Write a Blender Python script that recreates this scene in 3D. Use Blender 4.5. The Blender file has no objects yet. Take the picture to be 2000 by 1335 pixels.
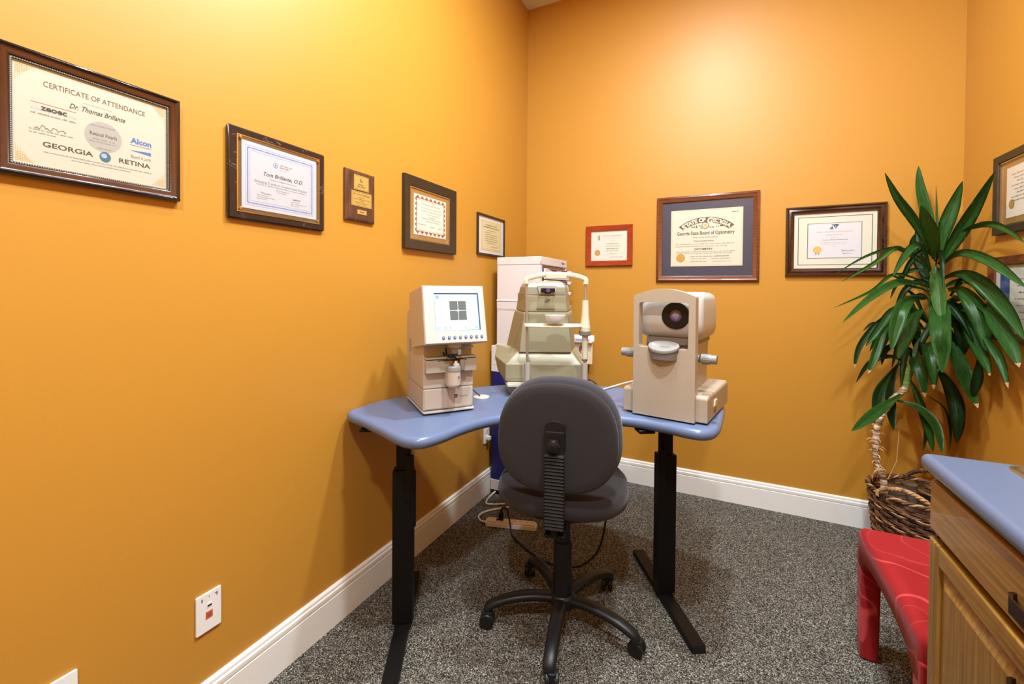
# Eye-clinic pretest room, all geometry procedural. Origin = back-left floor corner; x along the back wall, y towards it, z up (metres).
WALLC = (.49, .232, .028)
SCR = 1.6
EXPO = 0.10
LAMPC = (.88, .96, 1.0)
FIX = [(1.55, -2.35, .085, 66, 'round recessed ceiling light between the chair and the oak cabinet'), (.80, -2.0, .085, 21, 'round recessed ceiling light nearest the left wall'), (1.30, -1.45, .085, 68, 'round recessed ceiling light nearest the back wall'), (1.5, -3.8, .085, 76, 'round recessed ceiling light behind the viewer')]
LEAVES= [([[2.352,-0.178,1.547],[2.258,-0.236,1.714],[2.17,-0.296,1.833],[2.107,-0.347,1.944]],0.0449,0),([[2.357,-0.175,1.558],[2.339,-0.144,1.722],[2.311,-0.125,1.901],[2.309,-0.102,2.017]],0.0533,0),([[2.363,-0.173,1.524],[2.311,-0.285,1.627],[2.253,-0.387,1.703],[2.21,-0.467,1.755]],0.0664,0),([[2.367,-0.17,1.558],[2.365,-0.169,1.717],[2.358,-0.17,1.892]],0.0113,0),([[2.378,-0.165,1.547],[2.4,-0.167,1.681],[2.439,-0.146,1.805],[2.455,-0.177,1.906]],0.0651,0),([[2.383,-0.163,1.491],[2.426,-0.215,1.619],[2.455,-0.32,1.762],[2.455,-0.463,1.882]],0.0627,0),([[2.388,-0.161,1.496],[2.439,-0.223,1.639],[2.455,-0.344,1.665],[2.455,-0.472,1.649],[2.455,-0.588,1.604],[2.455,-0.686,1.547]],0.0288,0),([[2.384,-0.163,1.479],[2.382,-0.297,1.526],[2.379,-0.432,1.53],[2.404,-0.554,1.488],[2.411,-0.685,1.427],[2.403,-0.823,1.368]],0.045,0),([[2.399,-0.156,1.423],[2.412,-0.261,1.442],[2.428,-0.365,1.422],[2.448,-0.468,1.356],[2.455,-0.602,1.256],[2.455,-0.7,1.165]],0.0662,0),([[2.421,-0.147,1.367],[2.432,-0.253,1.361],[2.439,-0.362,1.294],[2.455,-0.402,1.185],[2.455,-0.428,1.087]],0.0741,0),([[2.401,-0.158,1.287],[2.455,-0.23,1.209],[2.455,-0.327,1.116],[2.455,-0.417,1.035],[2.455,-0.461,0.983]],0.0599,1),([[2.441,-0.137,1.333],[2.455,-0.398,1.285],[2.455,-0.507,1.212],[2.455,-0.607,1.128],[2.455,-0.669,1.055]],0.0612,1),([[2.368,-0.171,1.468],[2.348,-0.257,1.377],[2.335,-0.32,1.28],[2.33,-0.361,1.212]],0.0605,0),([[2.36,-0.177,1.332],[2.341,-0.299,1.268],[2.302,-0.431,1.169],[2.308,-0.429,1.066],[2.307,-0.431,0.979]],0.0803,0),([[2.328,-0.191,1.479],[2.268,-0.241,1.533],[2.2,-0.297,1.565],[2.129,-0.364,1.567],[2.0,-0.473,1.518],[1.859,-0.588,1.427]],0.0166,0),([[2.333,-0.188,1.468],[2.22,-0.287,1.542],[2.146,-0.368,1.566],[2.047,-0.456,1.492],[1.896,-0.57,1.398]],0.0262,0),([[2.339,-0.187,1.377],[2.267,-0.221,1.422],[2.166,-0.271,1.438],[2.057,-0.353,1.352],[1.887,-0.465,1.27]],0.017,0),([[2.329,-0.192,1.377],[2.228,-0.324,1.397],[2.123,-0.459,1.39],[2.004,-0.574,1.321],[1.878,-0.693,1.213]],0.038,0),([[2.319,-0.197,1.32],[2.223,-0.344,1.321],[2.142,-0.485,1.28],[2.111,-0.513,1.177],[2.095,-0.533,1.08]],0.0603,0),([[2.31,-0.203,1.264],[2.243,-0.31,1.228],[2.191,-0.393,1.139],[2.139,-0.457,1.031]],0.0648,0),([[2.338,-0.186,1.456],[2.285,-0.266,1.564],[2.226,-0.35,1.575],[2.169,-0.407,1.513],[2.113,-0.464,1.421]],0.0367,0),([[2.28,-0.217,1.263],[2.178,-0.267,1.263],[2.108,-0.303,1.16],[2.048,-0.334,1.075]],0.043,0),([[2.178,-0.267,1.263],[2.098,-0.271,1.18],[2.032,-0.286,1.063],[2.01,-0.298,0.952]],0.0301,1),([[2.219,-0.247,1.263],[2.117,-0.336,1.152],[2.072,-0.378,1.032],[2.045,-0.393,0.945]],0.0376,1),([[2.317,-0.202,1.094],[2.29,-0.326,1.073],[2.284,-0.386,1.006],[2.295,-0.383,0.888]],0.0633,1),([[2.272,-0.224,1.037],[2.261,-0.305,1.003],[2.268,-0.339,0.944],[2.28,-0.335,0.841]],0.0605,1),([[2.403,-0.159,1.129],[2.421,-0.207,1.079],[2.432,-0.258,0.999],[2.455,-0.277,0.897],[2.455,-0.369,0.818]],0.0627,1),([[2.344,-0.19,0.97],[2.406,-0.161,0.925],[2.455,-0.145,0.814],[2.455,-0.185,0.711],[2.455,-0.174,0.596]],0.0679,0),([[2.455,-0.369,1.069],[2.455,-0.357,0.965],[2.455,-0.318,0.863]],0.0408,0),([[2.455,-0.324,1.189],[2.455,-0.45,1.129],[2.455,-0.538,1.063],[2.455,-0.601,0.955]],0.0367,1),([[2.229,-0.249,0.844],[2.121,-0.377,0.793],[2.023,-0.5,0.746],[1.934,-0.618,0.706]],0.0519,0),([[2.212,-0.255,1.003],[2.153,-0.248,0.893],[2.121,-0.247,0.797],[2.11,-0.254,0.652]],0.0533,0),([[2.202,-0.26,1.003],[2.167,-0.264,0.863],[2.169,-0.265,0.75],[2.183,-0.274,0.646]],0.0457,0),([[2.248,-0.238,0.912],[2.272,-0.265,0.841],[2.312,-0.277,0.683],[2.327,-0.294,0.569]],0.0398,0),([[2.194,-0.266,0.799],[2.264,-0.292,0.78],[2.33,-0.298,0.702],[2.358,-0.301,0.572]],0.0415,0),([[2.316,-0.206,0.834],[2.414,-0.144,0.763],[2.449,-0.121,0.647],[2.446,-0.125,0.539]],0.0114,0),([[2.254,-0.236,0.901],[2.317,-0.207,0.755],[2.328,-0.203,0.63],[2.314,-0.211,0.539]],0.0181,0),([[2.442,-0.138,1.276],[2.455,-0.208,1.202],[2.455,-0.223,1.105],[2.455,-0.172,1.01]],0.0679,0),([[2.431,-0.142,1.333],[2.455,-0.21,1.421],[2.455,-0.336,1.387],[2.455,-0.406,1.316]],0.0443,0),([[2.339,-0.187,1.355],[2.335,-0.113,1.471],[2.322,-0.062,1.581],[2.317,-0.05,1.666]],0.071,0),([[2.24,-0.238,1.195],[2.15,-0.245,1.181],[2.093,-0.254,1.185],[2.05,-0.276,1.148]],0.0162,0),([[2.34,-0.187,1.332],[2.309,-0.202,1.366],[2.237,-0.236,1.388],[2.196,-0.256,1.421],[2.145,-0.281,1.443]],0.0158,0),([[2.361,-0.178,1.264],[2.448,-0.119,1.31],[2.455,-0.278,1.324],[2.455,-0.398,1.275]],0.0343,0),([[2.341,-0.188,1.196],[2.314,-0.164,1.262],[2.288,-0.156,1.331],[2.236,-0.181,1.377]],0.0185,0),([[2.38,-0.167,1.355],[2.436,-0.102,1.39],[2.455,-0.188,1.411],[2.455,-0.316,1.377]],0.0232,0),([[2.322,-0.199,1.151],[2.288,-0.192,1.194],[2.283,-0.184,1.125],[2.295,-0.18,1.033]],0.0413,0),([[2.422,-0.148,1.242],[2.455,-0.194,1.278],[2.455,-0.322,1.251],[2.455,-0.383,1.173]],0.0574,0),([[2.262,-0.229,1.06],[2.213,-0.216,1.078],[2.157,-0.225,1.052],[2.137,-0.236,0.971]],0.0301,0),([[2.383,-0.169,1.083],[2.369,-0.159,1.127],[2.416,-0.118,1.172],[2.455,-0.11,1.081],[2.455,-0.137,0.994]],0.0459,0),([[2.317,-0.195,1.524],[2.326,-0.078,1.615],[2.322,-0.056,1.7]],0.0284,0),([[2.296,-0.211,1.162],[2.269,-0.222,1.263],[2.238,-0.237,1.32],[2.218,-0.247,1.331]],0.0204,0)]
STEM= [[2.229, -0.249, 0.844, 0.0158], [2.243, -0.24, 0.924, 0.017], [2.258, -0.232, 0.98, 0.0181], [2.297, -0.212, 1.094, 0.017], [2.337, -0.191, 1.173, 0.017], [2.356, -0.18, 1.264, 0.0158], [2.361, -0.176, 1.377, 0.0158], [2.363, -0.173, 1.491, 0.0136]]
CANE= [[2.138, -0.3, 0.385, 0.0147], [2.109, -0.313, 0.47, 0.0136], [2.101, -0.316, 0.549, 0.0142], [2.106, -0.311, 0.662, 0.0147], [2.134, -0.297, 0.742, 0.0153], [2.174, -0.276, 0.804, 0.0158], [2.229, -0.248, 0.861, 0.0158]]
import bpy, bmesh, math, random
from mathutils import Vector, Matrix
random.seed(7)
R = math.radians
SC = bpy.context.scene
COL = SC.collection

# ------------------------------------------------------------------ materials
def nt(name):
    m = bpy.data.materials.new(name); m.use_nodes = True
    n = m.node_tree; return m, n, n.nodes['Principled BSDF']
def mat(name, col, rough=.5, metal=0., noise=0., nscale=20., bump=0., bscale=200., coat=0., spec=.5, sheen=0.):
    m, n, b = nt(name)
    c = (*col, 1)
    b.inputs['Roughness'].default_value = rough; b.inputs['Metallic'].default_value = metal
    b.inputs['Coat Weight'].default_value = coat; b.inputs['Specular IOR Level'].default_value = spec
    b.inputs['Sheen Weight'].default_value = sheen
    b.inputs['Base Color'].default_value = c
    tc = n.nodes.new('ShaderNodeTexCoord')
    if noise > 0:
        t = n.nodes.new('ShaderNodeTexNoise'); t.inputs['Scale'].default_value = nscale; t.inputs['Detail'].default_value = 4
        n.links.new(tc.outputs['Object'], t.inputs['Vector'])
        mx = n.nodes.new('ShaderNodeMix'); mx.data_type = 'RGBA'
        mx.inputs['A'].default_value = (*[v*(1-noise) for v in col], 1); mx.inputs['B'].default_value = (*[min(1, v*(1+noise)) for v in col], 1)
        n.links.new(t.outputs['Fac'], mx.inputs['Factor']); n.links.new(mx.outputs['Result'], b.inputs['Base Color'])
    if bump > 0:
        t = n.nodes.new('ShaderNodeTexNoise'); t.inputs['Scale'].default_value = bscale; t.inputs['Detail'].default_value = 3
        n.links.new(tc.outputs['Object'], t.inputs['Vector'])
        bp = n.nodes.new('ShaderNodeBump'); bp.inputs['Strength'].default_value = bump; bp.inputs['Distance'].default_value = .002
        n.links.new(t.outputs['Fac'], bp.inputs['Height']); n.links.new(bp.outputs['Normal'], b.inputs['Normal'])
    return m
def ramp_mat(name, stops, vec_scale=(1, 1, 1), kind='noise', scale=10., detail=5., rough=.5, bump=0., distort=0., spec=.5, coat=0., bdist=.002, nrough=.5):
    m, n, b = nt(name)
    tc = n.nodes.new('ShaderNodeTexCoord'); mp = n.nodes.new('ShaderNodeMapping'); mp.inputs['Scale'].default_value = vec_scale
    n.links.new(tc.outputs['Object'], mp.inputs['Vector'])
    if kind == 'noise':
        t = n.nodes.new('ShaderNodeTexNoise'); t.inputs['Scale'].default_value = scale; t.inputs['Detail'].default_value = detail
        t.inputs['Distortion'].default_value = distort; t.inputs['Roughness'].default_value = nrough; o = t.outputs['Fac']
    else:
        t = n.nodes.new('ShaderNodeTexVoronoi'); t.inputs['Scale'].default_value = scale; o = t.outputs['Distance']
    n.links.new(mp.outputs['Vector'], t.inputs['Vector'])
    r = n.nodes.new('ShaderNodeValToRGB'); e = r.color_ramp.elements
    while len(e) < len(stops): e.new(.5)
    for i, (p, c) in enumerate(stops): e[i].position = p; e[i].color = (*c, 1)
    n.links.new(o, r.inputs['Fac']); n.links.new(r.outputs['Color'], b.inputs['Base Color'])
    b.inputs['Roughness'].default_value = rough; b.inputs['Specular IOR Level'].default_value = spec; b.inputs['Coat Weight'].default_value = coat
    if bump > 0:
        bp = n.nodes.new('ShaderNodeBump'); bp.inputs['Strength'].default_value = bump; bp.inputs['Distance'].default_value = bdist
        n.links.new(o, bp.inputs['Height']); n.links.new(bp.outputs['Normal'], b.inputs['Normal'])
    return m
def glow(name, col, s):
    m, n, b = nt(name); b.inputs['Base Color'].default_value = (0, 0, 0, 1)
    b.inputs['Emission Color'].default_value = (*col, 1); b.inputs['Emission Strength'].default_value = s; b.inputs['Roughness'].default_value = .25
    return m
def glass_pane(name):
    m = bpy.data.materials.new(name); m.use_nodes = True; n = m.node_tree; n.nodes.clear()
    o = n.nodes.new('ShaderNodeOutputMaterial'); t = n.nodes.new('ShaderNodeBsdfTransparent'); g = n.nodes.new('ShaderNodeBsdfGlossy')
    g.inputs['Roughness'].default_value = .02; f = n.nodes.new('ShaderNodeFresnel'); f.inputs['IOR'].default_value = 1.5
    mx = n.nodes.new('ShaderNodeMixShader'); ge = n.nodes.new('ShaderNodeNewGeometry'); iv = n.nodes.new('ShaderNodeMath'); iv.operation = 'SUBTRACT'; iv.inputs[0].default_value = 1; n.links.new(ge.outputs['Backfacing'], iv.inputs[1])
    ml = n.nodes.new('ShaderNodeMath'); ml.operation = 'MULTIPLY'; n.links.new(f.outputs[0], ml.inputs[0]); n.links.new(iv.outputs[0], ml.inputs[1]); n.links.new(ml.outputs[0], mx.inputs[0]); n.links.new(t.outputs[0], mx.inputs[1]); n.links.new(g.outputs[0], mx.inputs[2])
    n.links.new(mx.outputs[0], o.inputs[0]); return m

M = {}
M['wall'] = mat('orange_wall_paint', WALLC, .46, noise=.02, nscale=3, bump=.06, bscale=350, spec=.45)
M['ceiling'] = mat('ceiling_paint', (.78, .77, .75), .8, bump=.1, bscale=200)
M['trim'] = mat('trim_paint', (.80, .79, .77), .35, noise=.02)
def carpet_mat():
    m, n, b = nt('speckled_carpet')
    tc = n.nodes.new('ShaderNodeTexCoord'); v = n.nodes.new('ShaderNodeTexVoronoi'); v.inputs['Scale'].default_value = 360
    d = n.nodes.new('ShaderNodeTexNoise'); d.inputs['Scale'].default_value = 90; d.inputs['Detail'].default_value = 2
    n.links.new(tc.outputs['Object'], d.inputs['Vector']); ad = n.nodes.new('ShaderNodeVectorMath'); ad.operation = 'MULTIPLY_ADD'; ad.inputs[1].default_value = (.012, .012, .012)
    n.links.new(d.outputs['Color'], ad.inputs[0]); n.links.new(tc.outputs['Object'], ad.inputs[2]); n.links.new(ad.outputs[0], v.inputs['Vector'])
    sp = n.nodes.new('ShaderNodeSeparateColor'); n.links.new(v.outputs['Color'], sp.inputs[0])
    r = n.nodes.new('ShaderNodeValToRGB'); e = r.color_ramp.elements; st = [(0, (.010, .009, .008)), (.30, (.030, .027, .023)), (.55, (.105, .096, .082)), (.80, (.21, .195, .165)), (1, (.50, .47, .41))]
    while len(e) < len(st): e.new(.5)
    for k, (p, c) in enumerate(st): e[k].position = p; e[k].color = (*c, 1)
    n.links.new(sp.outputs[0], r.inputs['Fac']); n.links.new(r.outputs['Color'], b.inputs['Base Color'])
    bp = n.nodes.new('ShaderNodeBump'); bp.inputs['Strength'].default_value = .7; bp.inputs['Distance'].default_value = .004; bp.invert = True
    n.links.new(v.outputs['Distance'], bp.inputs['Height']); n.links.new(bp.outputs['Normal'], b.inputs['Normal'])
    b.inputs['Roughness'].default_value = .95; b.inputs['Specular IOR Level'].default_value = .1; return m
M['carpet'] = carpet_mat()
M['laminate'] = mat('blue_laminate', (.110, .160, .295), .30, noise=.07, nscale=900, spec=.5)
M['laminate_dim'] = mat('blue_laminate_dimmed', (.092, .122, .205), .32, noise=.07, nscale=900, spec=.4)  # table laminate again, darkened and greyed to offset strong lamp light on the counter
M['black_metal'] = mat('black_metal', (.004, .0035, .0035), .5, spec=.22, noise=.1)
M['black_plastic'] = mat('black_plastic', (.008, .008, .009), .42, spec=.35, noise=.1)
M['ribbed'] = mat('ribbed_rubber', (.012, .010, .010), .6, spec=.2)
M['frame_gl'] = mat('glossy_black_lacquer', (.012, .008, .008), .14, coat=.6)
M['stem_d'] = ramp_mat('dark_leaf_sheath', [(.35, (.008, .03, .008)), (.65, (.03, .09, .02))], vec_scale=(1, 1, 6), scale=8, rough=.5, bump=.3)
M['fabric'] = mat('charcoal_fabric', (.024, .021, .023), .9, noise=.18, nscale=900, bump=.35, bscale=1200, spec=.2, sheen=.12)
M['fabric_lit'] = mat('charcoal_fabric_lit', (.040, .041, .053), .85, noise=.18, nscale=900, bump=.35, bscale=1200, spec=.25, sheen=.25)  # same charcoal fabric, lighter and bluer to put light into its colour
M['m1'] = mat('lensmeter_casing', (.50, .45, .385), .38, noise=.015)
M['m1b'] = mat('lensmeter_grey', (.42, .39, .34), .42)
M['m1face'] = mat('lensmeter_bezel', (.53, .51, .50), .35)
M['m2'] = mat('refractor_casing', (.30, .282, .185), .42, noise=.015)
M['m2b'] = mat('refractor_trim', (.29, .285, .215), .4)
M['m2c'] = mat('refractor_ivory', (.60, .58, .46), .38)
M['m3'] = mat('tester_casing', (.41, .358, .29), .36, noise=.015)
M['m3h'] = mat('tester_head_casing', (.50, .485, .46), .33, noise=.01)
M['grey_pl'] = mat('grey_plastic', (.24, .25, .25), .4)
M['taupe_pl'] = mat('taupe_plastic', (.20, .17, .15), .4)
M['dgrey_pl'] = mat('dark_grey_plastic', (.17, .16, .155), .45)
M['sleeve'] = mat('sleeve_grey', (.38, .36, .32), .42)
M['chrome'] = mat('chrome', (.50, .49, .48), .28, metal=.7)
M['white_pl'] = mat('white_plastic', (.80, .80, .80), .35, noise=.01)
M['tower_w'] = mat('tower_white', (.66, .63, .65), .4, noise=.01)
M['tower_b'] = mat('tower_blue', (.006, .010, .13), .4, noise=.05)
M['purple'] = mat('label_purple', (.11, .02, .10), .45)
M['navy_ink'] = mat('navy_ink', (.02, .04, .16), .5)
M['ivory'] = mat('ivory_plastic', (.74, .60, .44), .4)
M['lens'] = mat('coated_lens', (.10, .07, .22), .05, coat=1)
M['lens_core'] = mat('lens_core', (.30, .25, .50), .08, coat=1)
M['gold'] = mat('gold_foil', (.48, .31, .075), .4, metal=.4, noise=.15, nscale=300)
M['brass'] = mat('brass_plate', (.62, .40, .11), .38, metal=.4)
M['brass_rim'] = mat('polished_brass', (.85, .66, .32), .2, metal=1)
M['wood_dk'] = ramp_mat('dark_mahogany', [(.3, (.028, .006, .004)), (.7, (.060, .014, .009))], vec_scale=(1, 1, 8), scale=12, rough=.22, coat=.6)
M['wood_f1'] = ramp_mat('red_mahogany', [(.3, (.040, .009, .005)), (.7, (.070, .016, .008))], vec_scale=(1, 1, 1), scale=9, rough=.25, coat=.5)
M['wood_ch'] = ramp_mat('cherry_frame', [(.3, (.105, .026, .010)), (.7, (.17, .046, .018))], vec_scale=(1, 1, 8), scale=14, rough=.25, coat=.6)
M['wood_red'] = ramp_mat('red_stained_frame', [(.3, (.24, .020, .005)), (.7, (.33, .035, .009))], vec_scale=(1, 1, 5), scale=12, rough=.28, coat=.4)
M['wood_wal'] = ramp_mat('walnut_plaque', [(.3, (.055, .022, .011)), (.7, (.12, .05, .026))], vec_scale=(6, 1, 1), scale=12, rough=.35)
M['frame_bk'] = mat('black_brown_frame', (.030, .020, .012), .4, noise=.2)
M['marble'] = ramp_mat('black_marble', [(.0, (.022, .013, .011)), (.60, (.03, .018, .015)), (.612, (.16, .12, .13)), (.622, (.03, .018, .015))], scale=16, detail=6, rough=.15, distort=1.2)
M['paper_w'] = mat('white_paper', (.60, .61, .66), .7)
M['paper_c'] = mat('cream_paper', (.60, .57, .47), .7)
M['paper_c2'] = mat('cream_certificate_paper', (.49, .47, .385), .7)
M['paper_w2'] = mat('cool_white_certificate_paper', (.46, .465, .50), .7)
M['mat_bz'] = mat('bronze_backing', (.17, .105, .05), .35, metal=.3)
M['paper_g'] = mat('greenish_paper', (.62, .62, .55), .7)
M['paper_y'] = mat('parchment_paper', (.62, .55, .33), .7, noise=.05)
M['paper_p'] = mat('ivory_paper', (.68, .64, .55), .7)
M['mat_navy'] = mat('navy_mat_board', (.030, .035, .07), .6)
M['mat_gold'] = mat('gold_mat_board', (.42, .24, .07), .35, metal=.35, noise=.1)
M['mat_ivory'] = mat('ivory_mat_board', (.62, .62, .52), .7)
M['ink'] = mat('black_ink', (.03, .028, .026), .6)
M['ink_g'] = mat('grey_ink', (.22, .21, .20), .6)
M['ink_l'] = mat('light_grey_ink', (.42, .41, .39), .6)
M['ink_br'] = mat('brown_ink', (.10, .065, .03), .6)
M['ink_b'] = mat('blue_ink', (.05, .13, .42), .6)
M['ink_bl'] = mat('pale_blue_ink', (.30, .36, .62), .6)
M['ink_r'] = mat('red_ink', (.55, .10, .08), .6)
M['ink_rb'] = mat('rust_ink', (.28, .09, .06), .6)
M['ink_t'] = mat('teal_ink', (.03, .12, .18), .6)
M['ink_o'] = mat('ochre_ink', (.62, .42, .12), .6)
M['disc'] = mat('silver_disc_print', (.34, .33, .30), .6)
M['bead'] = mat('pearl_bead', (.72, .60, .42), .3)
M['photo_b'] = ramp_mat('photo_print', [(.35, (.02, .05, .16)), (.6, (.05, .12, .32))], scale=14, rough=.4)
M['glass'] = glass_pane('picture_glass')
M['screen'] = glow('lit_screen', (.72, .90, 1.0), SCR)
M['screen_w'] = glow('screen_white', (.95, 1.0, 1.0), SCR*1.15)
M['screen_d'] = glow('screen_grey', (.22, .27, .27), SCR*.55)
M['screen_t'] = glow('screen_text', (.30, .50, .66), SCR*.85)
M['bez_b'] = mat('blue_screen_bezel', (.03, .12, .28), .3)
M['oak'] = ramp_mat('oak_horizontal', [(.28, (.15, .072, .011)), (.5, (.25, .128, .021)), (.72, (.34, .185, .034))], vec_scale=(38, 1.1, 38), scale=3.2, detail=7, rough=.38, distort=.5, bump=.12, coat=.2)
M['oak_v'] = ramp_mat('oak_vertical', [(.28, (.15, .072, .011)), (.5, (.25, .128, .021)), (.72, (.34, .185, .034))], vec_scale=(38, 38, 1.1), scale=3.2, detail=7, rough=.38, distort=.5, bump=.12, coat=.2)
M['bronze'] = mat('oil_rubbed_bronze', (.030, .012, .008), .3, metal=.5, noise=.3)
M['steel'] = mat('brushed_steel', (.55, .50, .42), .28, metal=1)
M['wick'] = ramp_mat('wicker', [(.3, (.022, .009, .004)), (.5, (.10, .042, .017)), (.7, (.25, .12, .048))], vec_scale=(1, 1, 1), scale=24, detail=4, rough=.55, bump=.3)
M['wick_l'] = ramp_mat('light_wicker', [(.3, (.16, .07, .025)), (.6, (.50, .29, .13))], scale=30, detail=4, rough=.5, bump=.3)
M['soil'] = mat('potting_soil', (.02, .013, .009), .95, noise=.4, nscale=60, bump=.8, bscale=80)
M['bark'] = ramp_mat('cane_bark', [(.35, (.13, .065, .03)), (.5, (.42, .28, .17)), (.62, (.80, .66, .50))], vec_scale=(3, 3, 22), scale=5, detail=5, rough=.8, bump=.6)
M['stump'] = ramp_mat('stump_bark', [(.35, (.03, .02, .012)), (.65, (.15, .10, .065))], vec_scale=(1, 1, 10), scale=9, detail=5, rough=.85, bump=.6)
M['husk'] = mat('dry_husk', (.62, .43, .22), .7, noise=.25, nscale=60)
M['green_st'] = ramp_mat('green_stem', [(.35, (.05, .11, .015)), (.65, (.16, .26, .045))], vec_scale=(1, 1, 10), scale=8, rough=.5, bump=.4)
def leaf_mat(name, a, b_):
    m, n, b = nt(name)
    uv = n.nodes.new('ShaderNodeUVMap'); mp = n.nodes.new('ShaderNodeMapping'); mp.inputs['Scale'].default_value = (11, 1.2, 1); n.links.new(uv.outputs[0], mp.inputs['Vector'])
    t = n.nodes.new('ShaderNodeTexNoise'); t.inputs['Scale'].default_value = 2.0; t.inputs['Detail'].default_value = 4; n.links.new(mp.outputs[0], t.inputs['Vector'])
    r = n.nodes.new('ShaderNodeValToRGB'); e = r.color_ramp.elements; e[0].position = .33; e[0].color = (*a, 1); e[1].position = .68; e[1].color = (*b_, 1)
    n.links.new(t.outputs['Fac'], r.inputs['Fac']); n.links.new(r.outputs['Color'], b.inputs['Base Color'])
    bp = n.nodes.new('ShaderNodeBump'); bp.inputs['Strength'].default_value = .22; bp.inputs['Distance'].default_value = .003; n.links.new(t.outputs['Fac'], bp.inputs['Height']); n.links.new(bp.outputs['Normal'], b.inputs['Normal'])
    b.inputs['Roughness'].default_value = .38; return m
M['leaf'] = leaf_mat('leaf_green', (.018, .078, .014), (.055, .19, .030))
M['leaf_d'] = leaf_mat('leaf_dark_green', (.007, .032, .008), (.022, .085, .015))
M['leaf_l'] = leaf_mat('leaf_bright_green', (.045, .14, .025), (.11, .25, .045))
M['white_cord'] = mat('white_cord', (.72, .70, .66), .45)
M['orange_jack'] = mat('orange_jack', (.62, .10, .02), .4)

# red swirl-patterned upholstery
def red_fabric():
    m, n, b = nt('red_swirl_upholstery')
    tc = n.nodes.new('ShaderNodeTexCoord')
    mp = n.nodes.new('ShaderNodeMapping'); mp.inputs['Location'].default_value = (.3, .5, .1); mp.inputs['Scale'].default_value = (1, .75, 1); n.links.new(tc.outputs['Object'], mp.inputs['Vector'])
    t = n.nodes.new('ShaderNodeTexNoise'); t.inputs['Scale'].default_value = 3.2; t.inputs['Detail'].default_value = 0.5; t.inputs['Distortion'].default_value = 1.2
    n.links.new(mp.outputs['Vector'], t.inputs['Vector'])
    r = n.nodes.new('ShaderNodeValToRGB'); e = r.color_ramp.elements
    e[0].position = 0; e[0].color = (0, 0, 0, 1); e[1].position = 1; e[1].color = (0, 0, 0, 1)
    for p, v in ((.478, 0), (.487, 1), (.498, 1), (.507, 0), (.612, 0), (.617, .6), (.623, 0)):
        q = e.new(p); q.color = (v, v, v, 1)
    n.links.new(t.outputs['Fac'], r.inputs['Fac'])
    mx = n.nodes.new('ShaderNodeMix'); mx.data_type = 'RGBA'; mx.inputs['A'].default_value = (.27, .007, .010, 1); mx.inputs['B'].default_value = (.48, .050, .048, 1)
    n.links.new(r.outputs['Color'], mx.inputs['Factor']); n.links.new(mx.outputs['Result'], b.inputs['Base Color'])
    f = n.nodes.new('ShaderNodeTexNoise'); f.inputs['Scale'].default_value = 260; mp2 = n.nodes.new('ShaderNodeMapping'); mp2.inputs['Scale'].default_value = (.12, 1, 1)
    n.links.new(tc.outputs['Object'], mp2.inputs['Vector']); n.links.new(mp2.outputs['Vector'], f.inputs['Vector'])
    bp = n.nodes.new('ShaderNodeBump'); bp.inputs['Strength'].default_value = .3; bp.inputs['Distance'].default_value = .001
    n.links.new(f.outputs['Fac'], bp.inputs['Height']); n.links.new(bp.outputs['Normal'], b.inputs['Normal'])
    b.inputs['Specular IOR Level'].default_value = .2; b.inputs['Roughness'].default_value = .8; b.inputs['Sheen Weight'].default_value = .06
    return m
M['red'] = red_fabric()

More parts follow.
